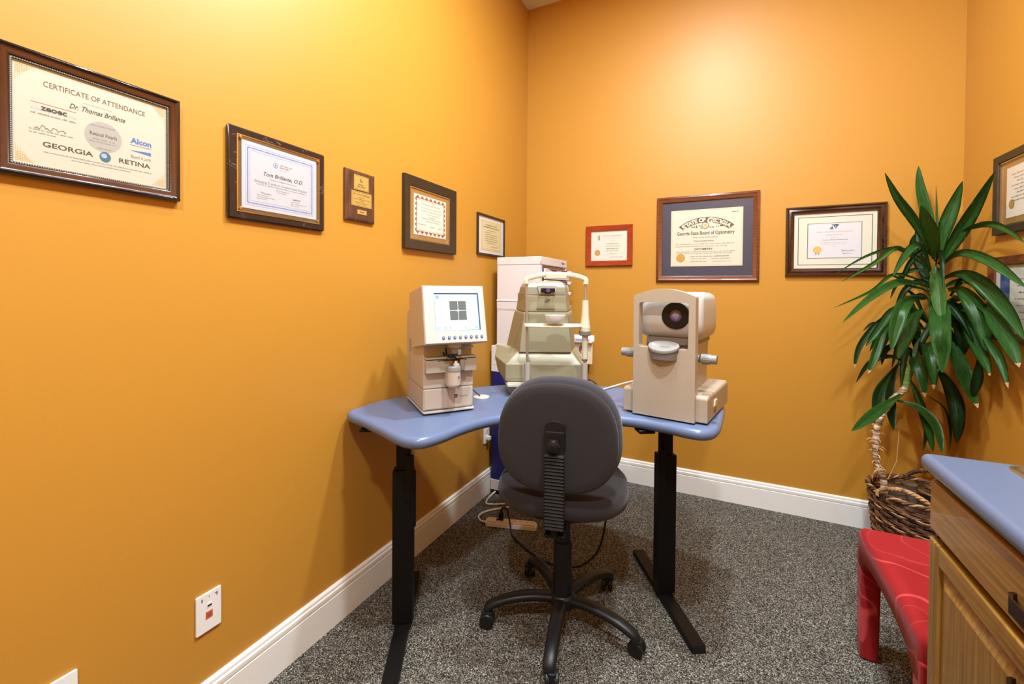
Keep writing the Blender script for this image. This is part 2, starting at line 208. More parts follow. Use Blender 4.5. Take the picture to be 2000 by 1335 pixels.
# ------------------------------------------------------------------ mesh builder
class MB:
    def __init__(s): s.bm = bmesh.new(); s.x = Matrix(); s.mats = []
    def mi(s, m):
        if m is None: return 0
        m = M[m]
        if m not in s.mats: s.mats.append(m)
        return s.mats.index(m)
    def add(s, verts, faces, m=None, smooth=True):
        vs = [s.bm.verts.new(s.x @ Vector(v)) for v in verts]; i = s.mi(m); out = []
        for f in faces:
            try: q = s.bm.faces.new([vs[k] for k in f])
            except ValueError: continue
            q.material_index = i; q.smooth = smooth; out.append(q)
        return vs, out
    def poly(s, pts, z0, z1, m=None, bev=0, seg=2, axis='z', top_scale=None):
        """prism over a closed outline; axis says which local axis it is extruded along"""
        def w(a, b, c): return {'z': (a, b, c), 'y': (a, c, b), 'x': (c, a, b)}[axis]
        n = len(pts); tp = top_scale or pts
        V = [w(a, b, z0) for a, b in pts] + [w(a, b, z1) for a, b in tp]
        F = [tuple(range(n))[::-1], tuple(range(n, 2*n))] + [(i, (i+1) % n, n+(i+1) % n, n+i) for i in range(n)]
        t = bmesh.new(); vs = [t.verts.new(v) for v in V]
        for f in F: t.faces.new([vs[k] for k in f])
        bmesh.ops.recalc_face_normals(t, faces=t.faces)
        if bev > 0:
            if bev < 0: pass
            es = [e for e in t.edges if len(e.link_faces) == 2 and e.calc_face_angle() > R(25)]
            bmesh.ops.bevel(t, geom=es, offset=bev, segments=seg, profile=.5, affect='EDGES', clamp_overlap=True)
        s.merge(t, m); return s
    def merge(s, t, m=None):
        i = s.mi(m); mp = {v: s.bm.verts.new(s.x @ v.co) for v in t.verts}
        for f in t.faces:
            try: q = s.bm.faces.new([mp[v] for v in f.verts])
            except ValueError: continue
            q.material_index = i; q.smooth = True
        t.free()
    def box(s, x0, x1, y0, y1, z0, z1, m=None, bev=0, seg=2):
        return s.poly([(x0, y0), (x1, y0), (x1, y1), (x0, y1)], z0, z1, m, bev, seg)
    def rbox(s, x0, x1, y0, y1, z0, z1, r, m=None, axis='z', bev=0, seg=2, n=5):
        """box with corners rounded about one axis (args are in that axis' plane order)"""
        P = []
        for cx, cy, a in ((x1-r, y1-r, 0), (x0+r, y1-r, 90), (x0+r, y0+r, 180), (x1-r, y0+r, 270)):
            for k in range(n+1):
                t = R(a+90*k/n); P.append((cx+r*math.cos(t), cy+r*math.sin(t)))
        return s.poly(P, z0, z1, m, bev, seg, axis)
    def loft(s, rings, m=None, caps=True, closed=True):
        n = len(rings[0]); V = [p for r in rings for p in r]; F = []
        for i in range(len(rings)-1):
            for k in range(n if closed else n-1):
                a = i*n+k; b = i*n+(k+1) % n; F.append((a, b, b+n, a+n))
        if caps: F.append(tuple(range(n))[::-1]); F.append(tuple(range((len(rings)-1)*n, len(rings)*n)))
        return s.add(V, F, m)
    def tube(s, pts, r, m=None, n=8, caps=True):
        pts = [Vector(p) for p in pts]; rs = r if isinstance(r, (list, tuple)) else [r]*len(pts)
        rings = []; t0 = (pts[1]-pts[0]).normalized(); up = Vector((0, 0, 1)) if abs(t0.z) < .9 else Vector((1, 0, 0))
        nx = t0.cross(up).normalized()
        for i, p in enumerate(pts):
            t = (pts[min(i+1, len(pts)-1)]-pts[max(i-1, 0)])
            t = t.normalized() if t.length > 1e-9 else t0
            nx = (nx - t*nx.dot(t)).normalized(); ny = t.cross(nx)
            rings.append([p+nx*rs[i]*math.cos(2*math.pi*k/n)+ny*rs[i]*math.sin(2*math.pi*k/n) for k in range(n)])
        s.loft(rings, m, caps); return s
    def cyl(s, a, b, r, m=None, n=24, r2=None):
        s.tube([a, b], [r, r if r2 is None else r2], m, n); return s
    def lathe(s, prof, c=(0, 0, 0), m=None, n=32, axis='z'):
        rings = []
        for r, h in prof:
            ring = []
            for k in range(n):
                a = 2*math.pi*k/n; u, v = r*math.cos(a), r*math.sin(a)
                ring.append((c[0]+u, c[1]+v, c[2]+h) if axis == 'z' else (c[0]+u, c[1]-h, c[2]+v) if axis == 'y' else (c[0]+h, c[1]+u, c[2]+v))
            rings.append(ring)
        s.loft(rings, m); return s
    def quad(s, x0, x1, z0, z1, y, m):
        s.add([(x0, y, z0), (x1, y, z0), (x1, y, z1), (x0, y, z1)], [(0, 1, 2, 3)], m, False); return s
    def disc(s, cx, cz, rx, y, m, n=28, rz=None, k0=0, teeth=0):
        rz = rz or rx; V = []
        for k in range(n):
            a = 2*math.pi*k/n; q = 1-.06*(k % 2) if teeth else 1
            V.append((cx+rx*q*math.cos(a), y, cz+rz*q*math.sin(a)))
        s.add(V, [tuple(range(n))], m, False); return s
    def build(s, name, parent=None, m=None, sharp=38, wn=True):
        bm = s.bm
        bmesh.ops.recalc_face_normals(bm, faces=[f for f in bm.faces if f.smooth])
        for e in bm.edges:
            if len(e.link_faces) == 2 and e.calc_face_angle(0) > R(sharp): e.smooth = False
        me = bpy.data.meshes.new(name); bm.to_mesh(me); bm.free()
        if s.mats and m is None:
            for k in s.mats: me.materials.append(k)
        else:
            if m: me.materials.append(M[m])
        o = bpy.data.objects.new(name, me); COL.objects.link(o)
        if parent is not None: o.parent = parent
        if wn and len(me.polygons) < 40000:
            w = o.modifiers.new('normals', 'WEIGHTED_NORMAL'); w.keep_sharp = True; w.weight = 70
        return o

def crv(pts, sub=6, closed=False):
    """Catmull-Rom through points"""
    P = [Vector(p) for p in pts]; n = len(P); out = []
    rng = range(n if closed else n-1)
    for i in rng:
        if closed: a, b, c, d = P[(i-1) % n], P[i], P[(i+1) % n], P[(i+2) % n]
        else: a, b, c, d = P[max(i-1, 0)], P[i], P[i+1], P[min(i+2, n-1)]
        for k in range(sub):
            t = k/sub; out.append(.5*((2*b)+(c-a)*t+(2*a-5*b+4*c-d)*t*t+(3*b-a-3*c+d)*t**3))
    if not closed: out.append(P[-1])
    return out

def tag(o, label, cat, group=None, kind=None):
    if label: o['label'] = label
    if cat: o['category'] = cat
    if group: o['group'] = group
    if kind: o['kind'] = kind
    return o
def thing(name, label, cat, loc=(0, 0, 0), rz=0, group=None):
    o = bpy.data.objects.new(name, None); COL.objects.link(o); o.empty_display_size = .05
    o.location = loc; o.rotation_euler = (0, 0, R(rz)); return tag(o, label, cat, group)
def struct(o): o['kind'] = 'structure'; return o

# text as flat geometry lying in the local XZ plane, facing -Y
_tc = {}
def glyphs(st, bold=0.):
    key = (st, bold)
    if key in _tc: return _tc[key]
    cu = bpy.data.curves.new('t', 'FONT'); cu.body = st; cu.size = 1; cu.resolution_u = 3; cu.offset = bold; cu.fill_mode = 'FRONT'
    o = bpy.data.objects.new('t', cu); COL.objects.link(o)
    dg = bpy.context.evaluated_depsgraph_get(); me = o.evaluated_get(dg).to_mesh()
    V = [(v.co.x, v.co.y) for v in me.vertices]; F = [tuple(p.vertices) for p in me.polygons]
    o.evaluated_get(dg).to_mesh_clear(); bpy.data.objects.remove(o); bpy.data.curves.remove(cu)
    _tc[key] = (V, F); return V, F
def text(mb, st, cx, cz, h, y, m, width=None, shear=0., bold=0., align='c', rot=0.):
    V, F = glyphs(st, bold)
    if not V: return
    x0 = min(v[0] for v in V); x1 = max(v[0] for v in V); s = h/.7; sx = s if not width else width/(x1-x0)
    off = (x0+x1)/2 if align == 'c' else x0 if align == 'l' else x1
    c, sn = math.cos(rot), math.sin(rot); P = []
    for a, b in V:
        u = (a-off)*sx+shear*b*s; w = (b-.35)*s; P.append((cx+u*c-w*sn, y, cz+u*sn+w*c))
    mb.add(P, F, m, False)
def dashes(mb, x0, x1, z, h, y, m, seed=0, gap=.35):
    """a line of print too small to read: word-sized strokes"""
    rr = random.Random(seed); x = x0
    while x < x1-h:
        w = h*rr.uniform(1.5, 5.5); w = min(w, x1-x)
        # each word is broken into letter-like strokes
        u = x
        while u < x+w-h*.25:
            lw = h*rr.uniform(.3, .55); hh = h*rr.choice((.62, .62, .62, .95)); mb.quad(u, min(u+lw, x+w), z-h*.35, z-h*.35+hh, y, m); u += lw+h*.16
        x += w+h*gap*1.6
def squiggle(mb, x0, x1, z, h, y, m, seed=0):
    rr = random.Random(seed); P = []; n = int(max(8, (x1-x0)/h*5))
    for k in range(n+1):
        t = k/n; P.append((x0+(x1-x0)*t, y-.0002, z+h*rr.uniform(-.5, .5)*(1.2-t*.6)))
    C = crv(P, 4)
    for a, b in zip(C, C[1:]):
        d = (b-a); d = Vector((d.x, 0, d.z)).normalized()*h*.07; nn = Vector((-d.z, 0, d.x))
        mb.add([a-nn, b-nn, b+nn, a+nn], [(0, 1, 2, 3)], m, False)
# ------------------------------------------------------------------ room shell
W, H, YF = 2.523, 3.523, -4.6
def wall(name, pts, m='wall'):
    mb = MB(); xs = [p[0] for p in pts]; ys = [p[1] for p in pts]; zs = [p[2] for p in pts]
    mb.box(min(xs), max(xs), min(ys), max(ys), min(zs), max(zs)); return struct(mb.build(name, None, m))
wall('floor', [(-.1, YF-.1, -.1), (W+.1, .1, 0)], 'carpet')
wall('wall_left', [(-.1, YF, 0), (0, .1, H)])
wall('wall_back', [(0, 0, 0), (W, .1, H)])
wall('wall_right', [(W, YF, 0), (W+.1, .1, H)])
wall('wall_front', [(-.1, YF-.1, 0), (W+.1, YF, H)])
wall('ceiling', [(-.1, YF-.1, H), (W+.1, .1, H+.1)], 'ceiling')
# baseboard: profile (out from wall, height)
BP = [(0, 0), (.016, 0), (.016, .118), (.0145, .120), (.0125, .1205), (.0125, .1225), (.0155, .124), (.0165, .133), (.0160, .140), (.0135, .1435), (.0115, .1445), (.0115, .1465), (.0125, .148), (.0115, .155), (.006, .160), (0, .160)]
def baseboard(name, a, b, nrm):
    mb = MB(); rings = [[(p[0]+nrm[0]*o, p[1]+nrm[1]*o, z) for o, z in BP] for p in (a, b)]
    mb.loft(rings, None); return struct(mb.build(name, None, 'trim', 20))
baseboard('baseboard_left', (0, YF, 0), (0, 0, 0), (1, 0))
baseboard('baseboard_back', (.0165, 0, 0), (W, 0, 0), (0, -1))
baseboard('baseboard_right', (W, -1.66, 0), (W, -.0165, 0), (-1, 0))

# ------------------------------------------------------------------ framed things on the walls
def on_wall(side, u, z):
    """centre point on the wall -> location, rotation"""
    return {'left': ((0, u, z), 90), 'back': ((u, 0, z), 0), 'right': ((W, u, z), -90)}[side]
def frame_ring(w, h, prof, m, mb=None, m2=None, rng=()):
    """sweep a moulding profile [(inset from outer edge, height off wall)] round a rectangle"""
    mb = mb or MB()
    loops = []
    for o, d in prof:
        a, b = w/2-o, h/2-o
        loops.append([(-a, -d, -b), (a, -d, -b), (a, -d, b), (-a, -d, b)])
    V = [p for l in loops for p in l]; F = []
    for i in range(len(prof)-1):
        for k in range(4):
            F.append((i*4+k, i*4+(k+1) % 4, (i+1)*4+(k+1) % 4, (i+1)*4+k))
    vs, fs = mb.add(V, F, m)
    if m2:
        j = mb.mi(m2)
        for q, f in enumerate(fs):
            if q//4 in rng: f.material_index = j
    return mb
def sheet(w, h, y0, y1, m):
    mb = MB(); mb.box(-w/2, w/2, -y1, -y0, -h/2, h/2, m); return mb
def picture(name, label, side, u0, u1, z0, z1, cat, group=None):
    (x, y, z), rz = on_wall(side, (u0+u1)/2, (z0+z1)/2)
    t = thing(name, label, cat, (x, y, z), rz, group); return t, abs(u1-u0), z1-z0
GW = 'certificates and diplomas on the walls'

# 1: big mahogany frame at the far left
t, w, h = picture('framed_certificate', 'wide mahogany frame with beaded inner edge, certificate of attendance, largest frame on left wall', 'left', -2.762, -2.413, 1.590, 1.872, 'framed certificate', GW)
frame_ring(w, h, [(0, .001), (0, .014), (.002, .018), (.006, .020), (.009, .017), (.013, .0145), (.019, .014), (.024, .0125), (.026, .010), (.026, .004)], 'wood_f1', m2='frame_gl', rng=(0, 1, 2, 3, 7, 8)).build('frame', t)
mb = MB(); n = 0
frame_ring(w-.052, h-.052, [(0, .004), (0, .010), (.0035, .0105), (.0035, .004)], 'ink', mb)
iw, ih = w-.052-.0035, h-.052-.0035
def bead_row(mb, a, b, n, r):
    a = Vector(a); b = Vector(b)
    for k in range(n):
        c = a.lerp(b, (k+.5)/n); q = r
        V = [c+Vector((q, 0, 0)), c+Vector((0, 0, q)), c+Vector((-q, 0, 0)), c+Vector((0, 0, -q)), c+Vector((0, -q*.8, 0))]
        mb.add(V, [(0, 1, 4), (1, 2, 4), (2, 3, 4), (3, 0, 4)], 'bead')
for sgn in (-1, 1):
    bead_row(mb, (-iw/2, -.0103, sgn*ih/2), (iw/2, -.0103, sgn*ih/2), 74, .0013)
    bead_row(mb, (sgn*iw/2, -.0103, -ih/2), (sgn*iw/2, -.0103, ih/2), 56, .0013)
o = mb.build('beaded_trim', t); o['label'] = 'black and pearl beaded inner edge'
iw, ih = w-.052-.007, h-.052-.007
mb = sheet(iw, ih, .004, .006, 'paper_c2'); Y = -.0064
def UV(u, v): return (u-.5)*iw, (.5-v)*ih
def T(st, u, v, hh, m, width=None, **k): x, z = UV(u, v); text(mb, st, x, z, hh*ih, Y, m, width*iw if width else None, **k)
T('CERTIFICATE OF ATTENDANCE', .5, .155, .055, 'ink_br', .66)
dashes(mb, *[UV(u, 0)[0] for u in (.40, .60)], UV(0, .235)[1], .010*ih, Y, 'ink_l', 3)
T('Dr. Thomas Brillante', .50, .30, .052, 'ink', .36, shear=.3, bold=.01)
x, z = UV(.535, .55); mb.disc(x, z, .125*iw, Y+.0002, 'disc', rz=.165*ih)
T('Retinal Pearls', .535, .53, .040, 'ink', .18)
for i, (a, b, v) in enumerate([(.45, .62, .44), (.46, .61, .585), (.44, .63, .615), (.49, .585, .68)]): dashes(mb, UV(a, 0)[0], UV(b, 0)[0], UV(0, v)[1], .016*ih, Y, 'ink_g', i+9)
x0, z0 = UV(.10, .415); x1, z1 = UV(.36, .355); mb.quad(x0, x1, z1-.002, z1-.001, Y, 'ink_r'); mb.quad(x0, x1, z0-.004, z0+.001, Y+.0002, 'ink_l')
T('zeoec', .23, .40, .055, 'ink', .15, bold=.03)
dashes(mb, UV(.10, 0)[0], UV(.36, 0)[0], UV(0, .47)[1], .018*ih, Y, 'ink_g', 21)
squiggle(mb, UV(.12, 0)[0], UV(.30, 0)[0], UV(0, .60)[1], .045*ih, Y, 'ink_g', 4)
for i, v in enumerate((.635, .665)): dashes(mb, UV(.09, 0)[0], UV(.34-.1*i, 0)[0], UV(0, v)[1], .014*ih, Y, 'ink_g', 31+i)
T('GEORGIA', .315, .765, .05, 'ink', .30, bold=.012); T('RETINA', .755, .765, .05, 'ink', .23, bold=.012)
x, z = UV(.545, .765); mb.disc(x, z, .038*iw, Y-.0002, 'ink_t', rz=.056*ih); mb.disc(x-.008*iw, z+.010*ih, .020*iw, Y-.0004, 'ink_bl', rz=.026*ih)
dashes(mb, UV(.17, 0)[0], UV(.88, 0)[0], UV(0, .845)[1], .012*ih, Y, 'ink_g', 41); dashes(mb, UV(.33, 0)[0], UV(.72, 0)[0], UV(0, .875)[1], .012*ih, Y, 'ink_g', 42)
T('Alcon', .80, .50, .062, 'ink_b', .155, bold=.03)
dashes(mb, UV(.72, 0)[0], UV(.875, 0)[0], UV(0, .555)[1], .010*ih, Y, 'ink_b', 43)
x0, z0 = UV(.72, .64); x1, z1 = UV(.875, .60)
mb.add([(x0, Y, (z0+z1)/2), (x1, Y, z0), (x1, Y, z1)], [(0, 1, 2)], 'ink_b', False)
T('Bausch & Lomb', .80, .685, .038, 'ink_g', .15)
for cu, cv, su, sv in ((.02, .03, 1, 1), (.98, .03, -1, 1), (.02, .97, 1, -1), (.98, .97, -1, -1)):
    for k in range(6):
        x, z = UV(cu+su*.012*k, cv); x2, z2 = UV(cu+su*.012*k+.002, cv+sv*(.16-.022*k)); mb.quad(min(x, x2), max(x, x2), min(z, z2), max(z, z2), Y, 'ink_o')
        x, z = UV(cu, cv+sv*.016*k); x2, z2 = UV(cu+su*(.10-.014*k), cv+sv*(.016*k)+.003); mb.quad(min(x, x2), max(x, x2), min(z, z2), max(z, z2), Y, 'ink_o')
mb.build('certificate', t)
mb = MB(); mb.box(-iw/2, iw/2, -.0085, -.0075, -ih/2, ih/2, 'glass'); mb.build('glass_pane', t)

# 2: black marble plaque
t, w, h = picture('certificate_plaque', 'black marbled plaque with blue-bordered white certificate under clear cover', 'left', -2.283, -1.922, 1.567, 1.858, 'plaque', GW)
mb = MB(); mb.box(-w/2, w/2, -.016, -.001, -h/2, h/2, 'marble', .005, 1); mb.build('mounting_board', t)
ow, oh = w*.855, h*.84; sw, sh = w*.775, h*.74
frame_ring(ow, oh, [(0, .0155), (0, .0175), (.0035, .0180), (.0035, .0162)], 'brass_rim').build('metal_trim', t)
mb = MB(); mb.box(-ow/2+.0036, ow/2-.0036, -.0168, -.0155, -oh/2+.0036, oh/2-.0036, 'mat_bz'); mb.build('backing_mat', t)
iw, ih = sw, sh; mb = sheet(iw, ih, .0170, .0178, 'paper_w2'); Y = -.0181
def border(mb, u0, u1, v0, v1, nx, nz, mm, a, shape='d'):
    x0, z1 = UV(u0, v0); x1, z0 = UV(u1, v1)
    def pc(x, z, dx, dz):
        if shape == 'd': mb.add([(x-a*dx, Y, z-a*dz), (x+a*dz*.55, Y, z-a*dx*.55), (x+a*dx, Y, z+a*dz), (x-a*dz*.55, Y, z+a*dx*.55)], [(0, 1, 2, 3)], mm, False)
    for k in range(nx):
        x = x0+(x1-x0)*(k+.5)/nx
        for z in (z0, z1): pc(x, z, 1, 0)
    for k in range(nz):
        z = z0+(z1-z0)*(k+.5)/nz
        for x in (x0, x1): pc(x, z, 0, 1)
border(mb, .07, .93, .09, .91, 30, 24, 'ink_bl', .0058)
border(mb, .07, .93, .09, .91, 30, 24, 'ink_b', .0022)
for (a, b, c, d) in ((.045, .955, .055, .060), (.045, .955, .940, .945), (.045, .050, .055, .945), (.950, .955, .055, .945), (.095, .905, .125, .129), (.095, .905, .871, .875), (.095, .099, .125, .875), (.901, .905, .125, .875)):
    x0, z1 = UV(a, c); x1, z0 = UV(b, d); mb.quad(x0, x1, z0, z1, Y, 'ink_bl')
x, z = UV(.415, .255); mb.disc(x, z, .03*iw, Y-.0001, 'ink_b'); mb.disc(x, z, .024*iw, Y-.0002, 'paper_w2'); mb.disc(x, z, .010*iw, Y-.0003, 'ink', n=5)
dashes(mb, UV(.47, 0)[0], UV(.64, 0)[0], UV(0, .235)[1], .022*ih, Y, 'ink_g', 51); dashes(mb, UV(.47, 0)[0], UV(.62, 0)[0], UV(0, .27)[1], .018*ih, Y, 'ink_rb', 52); dashes(mb, UV(.47, 0)[0], UV(.60, 0)[0], UV(0, .31)[1], .014*ih, Y, 'ink_l', 53)
T('Tom Brillante, O.D.', .52, .425, .06, 'ink', .54, shear=.3, bold=.008)
dashes(mb, UV(.34, 0)[0], UV(.70, 0)[0], UV(0, .50)[1], .014*ih, Y, 'ink_g', 54)
T('Emerging Trends in Contact Lens Practice', .50, .56, .036, 'ink_g', .70, bold=.01)
dashes(mb, UV(.17, 0)[0], UV(.83, 0)[0], UV(0, .605)[1], .014*ih, Y, 'ink_g', 55); dashes(mb, UV(.42, 0)[0], UV(.60, 0)[0], UV(0, .645)[1], .014*ih, Y, 'ink_g', 56); dashes(mb, UV(.44, 0)[0], UV(.56, 0)[0], UV(0, .675)[1], .014*ih, Y, 'ink_g', 56)
squiggle(mb, UV(.22, 0)[0], UV(.36, 0)[0], UV(0, .73)[1], .03*ih, Y, 'ink_g', 5); squiggle(mb, UV(.64, 0)[0], UV(.76, 0)[0], UV(0, .735)[1], .035*ih, Y, 'ink', 6)
for k in range(3):
    dashes(mb, UV(.18, 0)[0], UV(.32+.08*(k % 2), 0)[0], UV(0, .765+.028*k)[1], .012*ih, Y, 'ink_g', 60+k); dashes(mb, UV(.62, 0)[0], UV(.74+.1*(k % 2), 0)[0], UV(0, .775+.03*k)[1], .012*ih, Y, 'ink_g', 63+k)
mb.build('certificate', t)
mb = MB(); mb.box(-ow/2+.002, ow/2-.002, -.0205, -.0190, -oh/2+.002, oh/2-.002, 'glass'); mb.build('acrylic_cover', t)
for sx in (-1, 1):
    for sz in (-1, 1):
        mb = MB(); mb.lathe([(0, .0185), (.0045, .0187), (.0055, .0215), (.004, .024), (0, .0245)], (sx*(ow/2-.010), 0, sz*(oh/2-.010)), 'brass_rim', 14, 'y'); mb.build('screw', t)

# 3: small walnut plaque
t, w, h = picture('award_plaque', 'small walnut award plaque with three brass plates', 'left', -1.819, -1.655, 1.631, 1.840, 'plaque', GW)
mb = MB(); mb.poly([(-w/2, -h/2), (w/2, -h/2), (w/2, h/2), (-w/2, h/2)], -.001, -.010, 'wood_wal', axis='y')
mb.poly([(-w/2, -h/2), (w/2, -h/2), (w/2, h/2), (-w/2, h/2)], -.010, -.018, 'wood_wal', axis='y', top_scale=[(-w/2+.014, -h/2+.012), (w/2-.014, -h/2+.012), (w/2-.014, h/2-.012), (-w/2+.014, h/2-.012)]); mb.build('mounting_board', t)
def plate(cx, cz, pw, ph, lines, big=None, ring=False):
    global iw, ih, Y
    mb = MB(); mb.box(cx-pw/2, cx+pw/2, -.0192, -.0181, cz-ph/2, cz+ph/2, 'brass'); y = -.0194
    for (a, b, c, d) in ((-.46, .46, .44, .46), (-.46, .46, -.46, -.44), (-.46, -.45, -.46, .46), (.45, .46, -.46, .46)): mb.quad(cx+a*pw, cx+b*pw, cz+c*ph, cz+d*ph, y, 'ink_br')
    if ring: mb.disc(cx, cz+.18*ph, .10*pw, y, 'ink_br'); mb.disc(cx+.02*pw, cz+.21*ph, .065*pw, y-.0001, 'brass')
    for i, (a, v, hh) in enumerate(lines): dashes(mb, cx-a*pw/2, cx+a*pw/2, cz+v*ph, hh*ph, y, 'ink_br', 70+i)
    if big: text(mb, big, cx, cz+.30*ph, .12*ph, y, 'ink_br', .8*pw, bold=.02)
    o = mb.build('name_plate', t)
plate(-.002, .056, .082, .062, [(.45, -.12, .10), (.62, -.26, .11)], ring=True)
plate(.0, -.012, .112, .062, [(.3, .10, .06), (.8, -.02, .07), (.3, -.12, .06), (.7, -.24, .06), (.5, -.34, .05)], 'Dr. Tom S. Brillante')
plate(.002, -.0655, .052, .019, [(.4, 0, .4)])

# 4: black frame with gold mat, rust border
t, w, h = picture('framed_certificate', 'thick black frame with gold mat and rust-bordered certificate, beside the walnut plaque', 'left', -1.463, -1.023, 1.545, 1.905, 'framed certificate', GW)
frame_ring(w, h, [(0, .001), (0, .020), (.003, .024), (.045, .014), (.050, .010), (.050, .004)], 'frame_bk').build('frame', t)
frame_ring(w-.100, h-.100, [(0, .0040), (0, .0105), (.006, .0100), (.006, .0040)], 'steel').build('inner_trim', t)
mw, mh = w-.112, h-.112
mb = sheet(mw, mh, .004, .006, 'mat_gold'); mb.build('mat_board', t)
iw, ih = mw*.84, mh*.82; mb = sheet(iw, ih, .0062, .0072, 'paper_p'); Y = -.0075
for k in range(7):
    for v, s_ in ((.07, 1), (.93, -1)):
        x, z = UV(.11+.78*k/6, v); mb.add([(x-.018, Y, z-.006*s_), (x, Y, z+.011*s_), (x+.018, Y, z-.006*s_)], [(0, 1, 2)], 'ink_rb', False)
for k in range(7):
    for u, s_ in ((.055, 1), (.945, -1)):
        x, z = UV(u, .12+.76*k/6); mb.add([(x+.006*s_, Y, z-.014), (x-.008*s_, Y, z), (x+.006*s_, Y, z+.014)], [(0, 1, 2)], 'ink_rb', False)
for (a, b, c, d) in ((.085, .915, .125, .130), (.085, .915, .872, .877), (.085, .090, .125, .877), (.910, .915, .125, .877)):
    x0, z1 = UV(a, c); x1, z0 = UV(b, d); mb.quad(x0, x1, z0, z1, Y, 'ink_r')
T('Thomas Brillante', .5, .21, .05, 'ink_g', .56, shear=.3)
for k, (a, b, v, hh) in enumerate([(.22, .84, .31, .018), (.2, .88, .38, .018), (.36, .74, .455, .018), (.43, .66, .52, .026), (.22, .82, .57, .02), (.34, .76, .63, .02), (.12, .40, .73, .02), (.46, .62, .76, .02), (.74, .86, .76, .03)]): dashes(mb, UV(a, 0)[0], UV(b, 0)[0], UV(0, v)[1], hh*ih, Y, 'ink_g', 80+k)
mb.build('certificate', t)
mb = MB(); mb.box(-mw/2, mw/2, -.0092, -.0082, -mh/2, mh/2, 'glass'); mb.build('glass_pane', t)

# 5: narrow black frame near the corner
t, w, h = picture('framed_certificate', 'small thin black frame with parchment certificate, nearest the corner on left wall', 'left', -.765, -.397, 1.570, 1.832, 'framed certificate', GW)
frame_ring(w, h, [(0, .001), (0, .014), (.010, .014), (.012, .012), (.012, .003)], 'frame_bk').build('frame', t)
mw, mh = w-.024, h-.024; sheet(mw, mh, .003, .005, 'paper_w').build('mat_board', t)
iw, ih = mw*.80, mh*.82; mb = sheet(iw, ih, .0052, .0060, 'paper_y'); Y = -.0063
for (a, b, c, d) in ((.04, .96, .04, .055), (.04, .96, .945, .96), (.04, .055, .04, .96), (.945, .96, .04, .96)):
    x0, z1 = UV(a, c); x1, z0 = UV(b, d); mb.quad(x0, x1, z0, z1, Y, 'ink_o')
T('THE AMERICAN BOARD', .5, .15, .04, 'ink_br', .56, bold=.02); T('OPTOMETRIC ASSOCIATION', .5, .23, .045, 'ink', .76, bold=.02)
for k, (a, b, v) in enumerate([(.3, .7, .33), (.22, .50, .40), (.2, .8, .47), (.2, .8, .54), (.2, .82, .61), (.2, .78, .68), (.3, .7, .75), (.5, .86, .86)]): dashes(mb, UV(a, 0)[0], UV(b, 0)[0], UV(0, v)[1], .025*ih, Y, 'ink_br', 90+k)
mb.build('certificate', t)
mb = MB(); mb.box(-mw/2, mw/2, -.0085, -.0075, -mh/2, mh/2, 'glass'); mb.build('glass_pane', t)

# 6: red frame
t, w, h = picture('framed_certificate', 'small bright red wooden frame with gold-sealed certificate above the chinrest machine', 'back', .484, .818, 1.524, 1.813, 'framed certificate', GW)
frame_ring(w, h, [(0, .001), (0, .018), (.002, .020), (.036, .015), (.038, .012), (.038, .004)], 'wood_red').build('frame', t)
iw, ih = w-.076, h-.076; mb = sheet(iw, ih, .004, .006, 'paper_g'); Y = -.0063
T('NOVA UNIVERSITY', .61, .17, .045, 'ink_g', .56); dashes(mb, UV(.34, 0)[0], UV(.88, 0)[0], UV(0, .25)[1], .014*ih, Y, 'ink_l', 100)
x, z = UV(.22, .22); mb.quad(x-.008, x+.008, z-.018, z+.010, Y, 'ink_g'); mb.quad(x-.0035, x-.0005, z-.015, z+.008, Y-.0001, 'paper_g'); mb.add([(x-.005, Y, z+.010), (x+.005, Y, z+.010), (x, Y, z+.024)], [(0, 1, 2)], 'ink_g', False)
for k, (a, b, v, c) in enumerate([(.55, .68, .34, 'ink_l'), (.42, .77, .44, 'ink'), (.40, .82, .52, 'ink_g'), (.43, .76, .60, 'ink'), (.42, .78, .67, 'ink_g'), (.52, .72, .78, 'ink_g'), (.54, .88, .88, 'ink_g')]): dashes(mb, UV(a, 0)[0], UV(b, 0)[0], UV(0, v)[1], .026*ih, Y, c, 100+k)
c = mb.build('certificate', t)
mb = MB(); x, z = UV(.18, .73); mb.disc(x, z, .021, -.0068, 'gold', 32, teeth=1); mb.disc(x, z, .013, -.0071, 'brass', 24); o = mb.build('gold_seal', c)
mb = MB(); mb.box(-iw/2, iw/2, -.0105, -.0095, -ih/2, ih/2, 'glass'); mb.build('glass_pane', t)

# 7: State of Georgia diploma
t, w, h = picture('framed_diploma', 'largest back-wall frame, cherry wood with navy mat around a cream state board diploma', 'back', .979, 1.591, 1.411, 1.977, 'framed diploma', GW)
frame_ring(w, h, [(0, .001), (0, .016), (.004, .020), (.012, .021), (.018, .017), (.034, .015), (.037, .012), (.037, .004)], 'wood_ch', m2='frame_gl', rng=(0, 6)).build('frame', t)
mw, mh = w-.074, h-.074; sheet(mw, mh, .003, .005, 'mat_navy').build('mat_board', t)
iw, ih = mw*.795, mh*.755; mb = MB(); mb.x = Matrix.Translation((.0, 0, .004)); mb.box(-iw/2, iw/2, -.0064, -.0052, -ih/2, ih/2, 'paper_c'); Y = -.0068
for (a, b, c, d) in ((.015, .985, .015, .019), (.015, .985, .981, .985), (.015, .018, .015, .985), (.982, .985, .015, .985)):
    x0, z1 = UV(a, c); x1, z0 = UV(b, d); mb.quad(x0, x1, z0, z1, Y, 'ink_o')
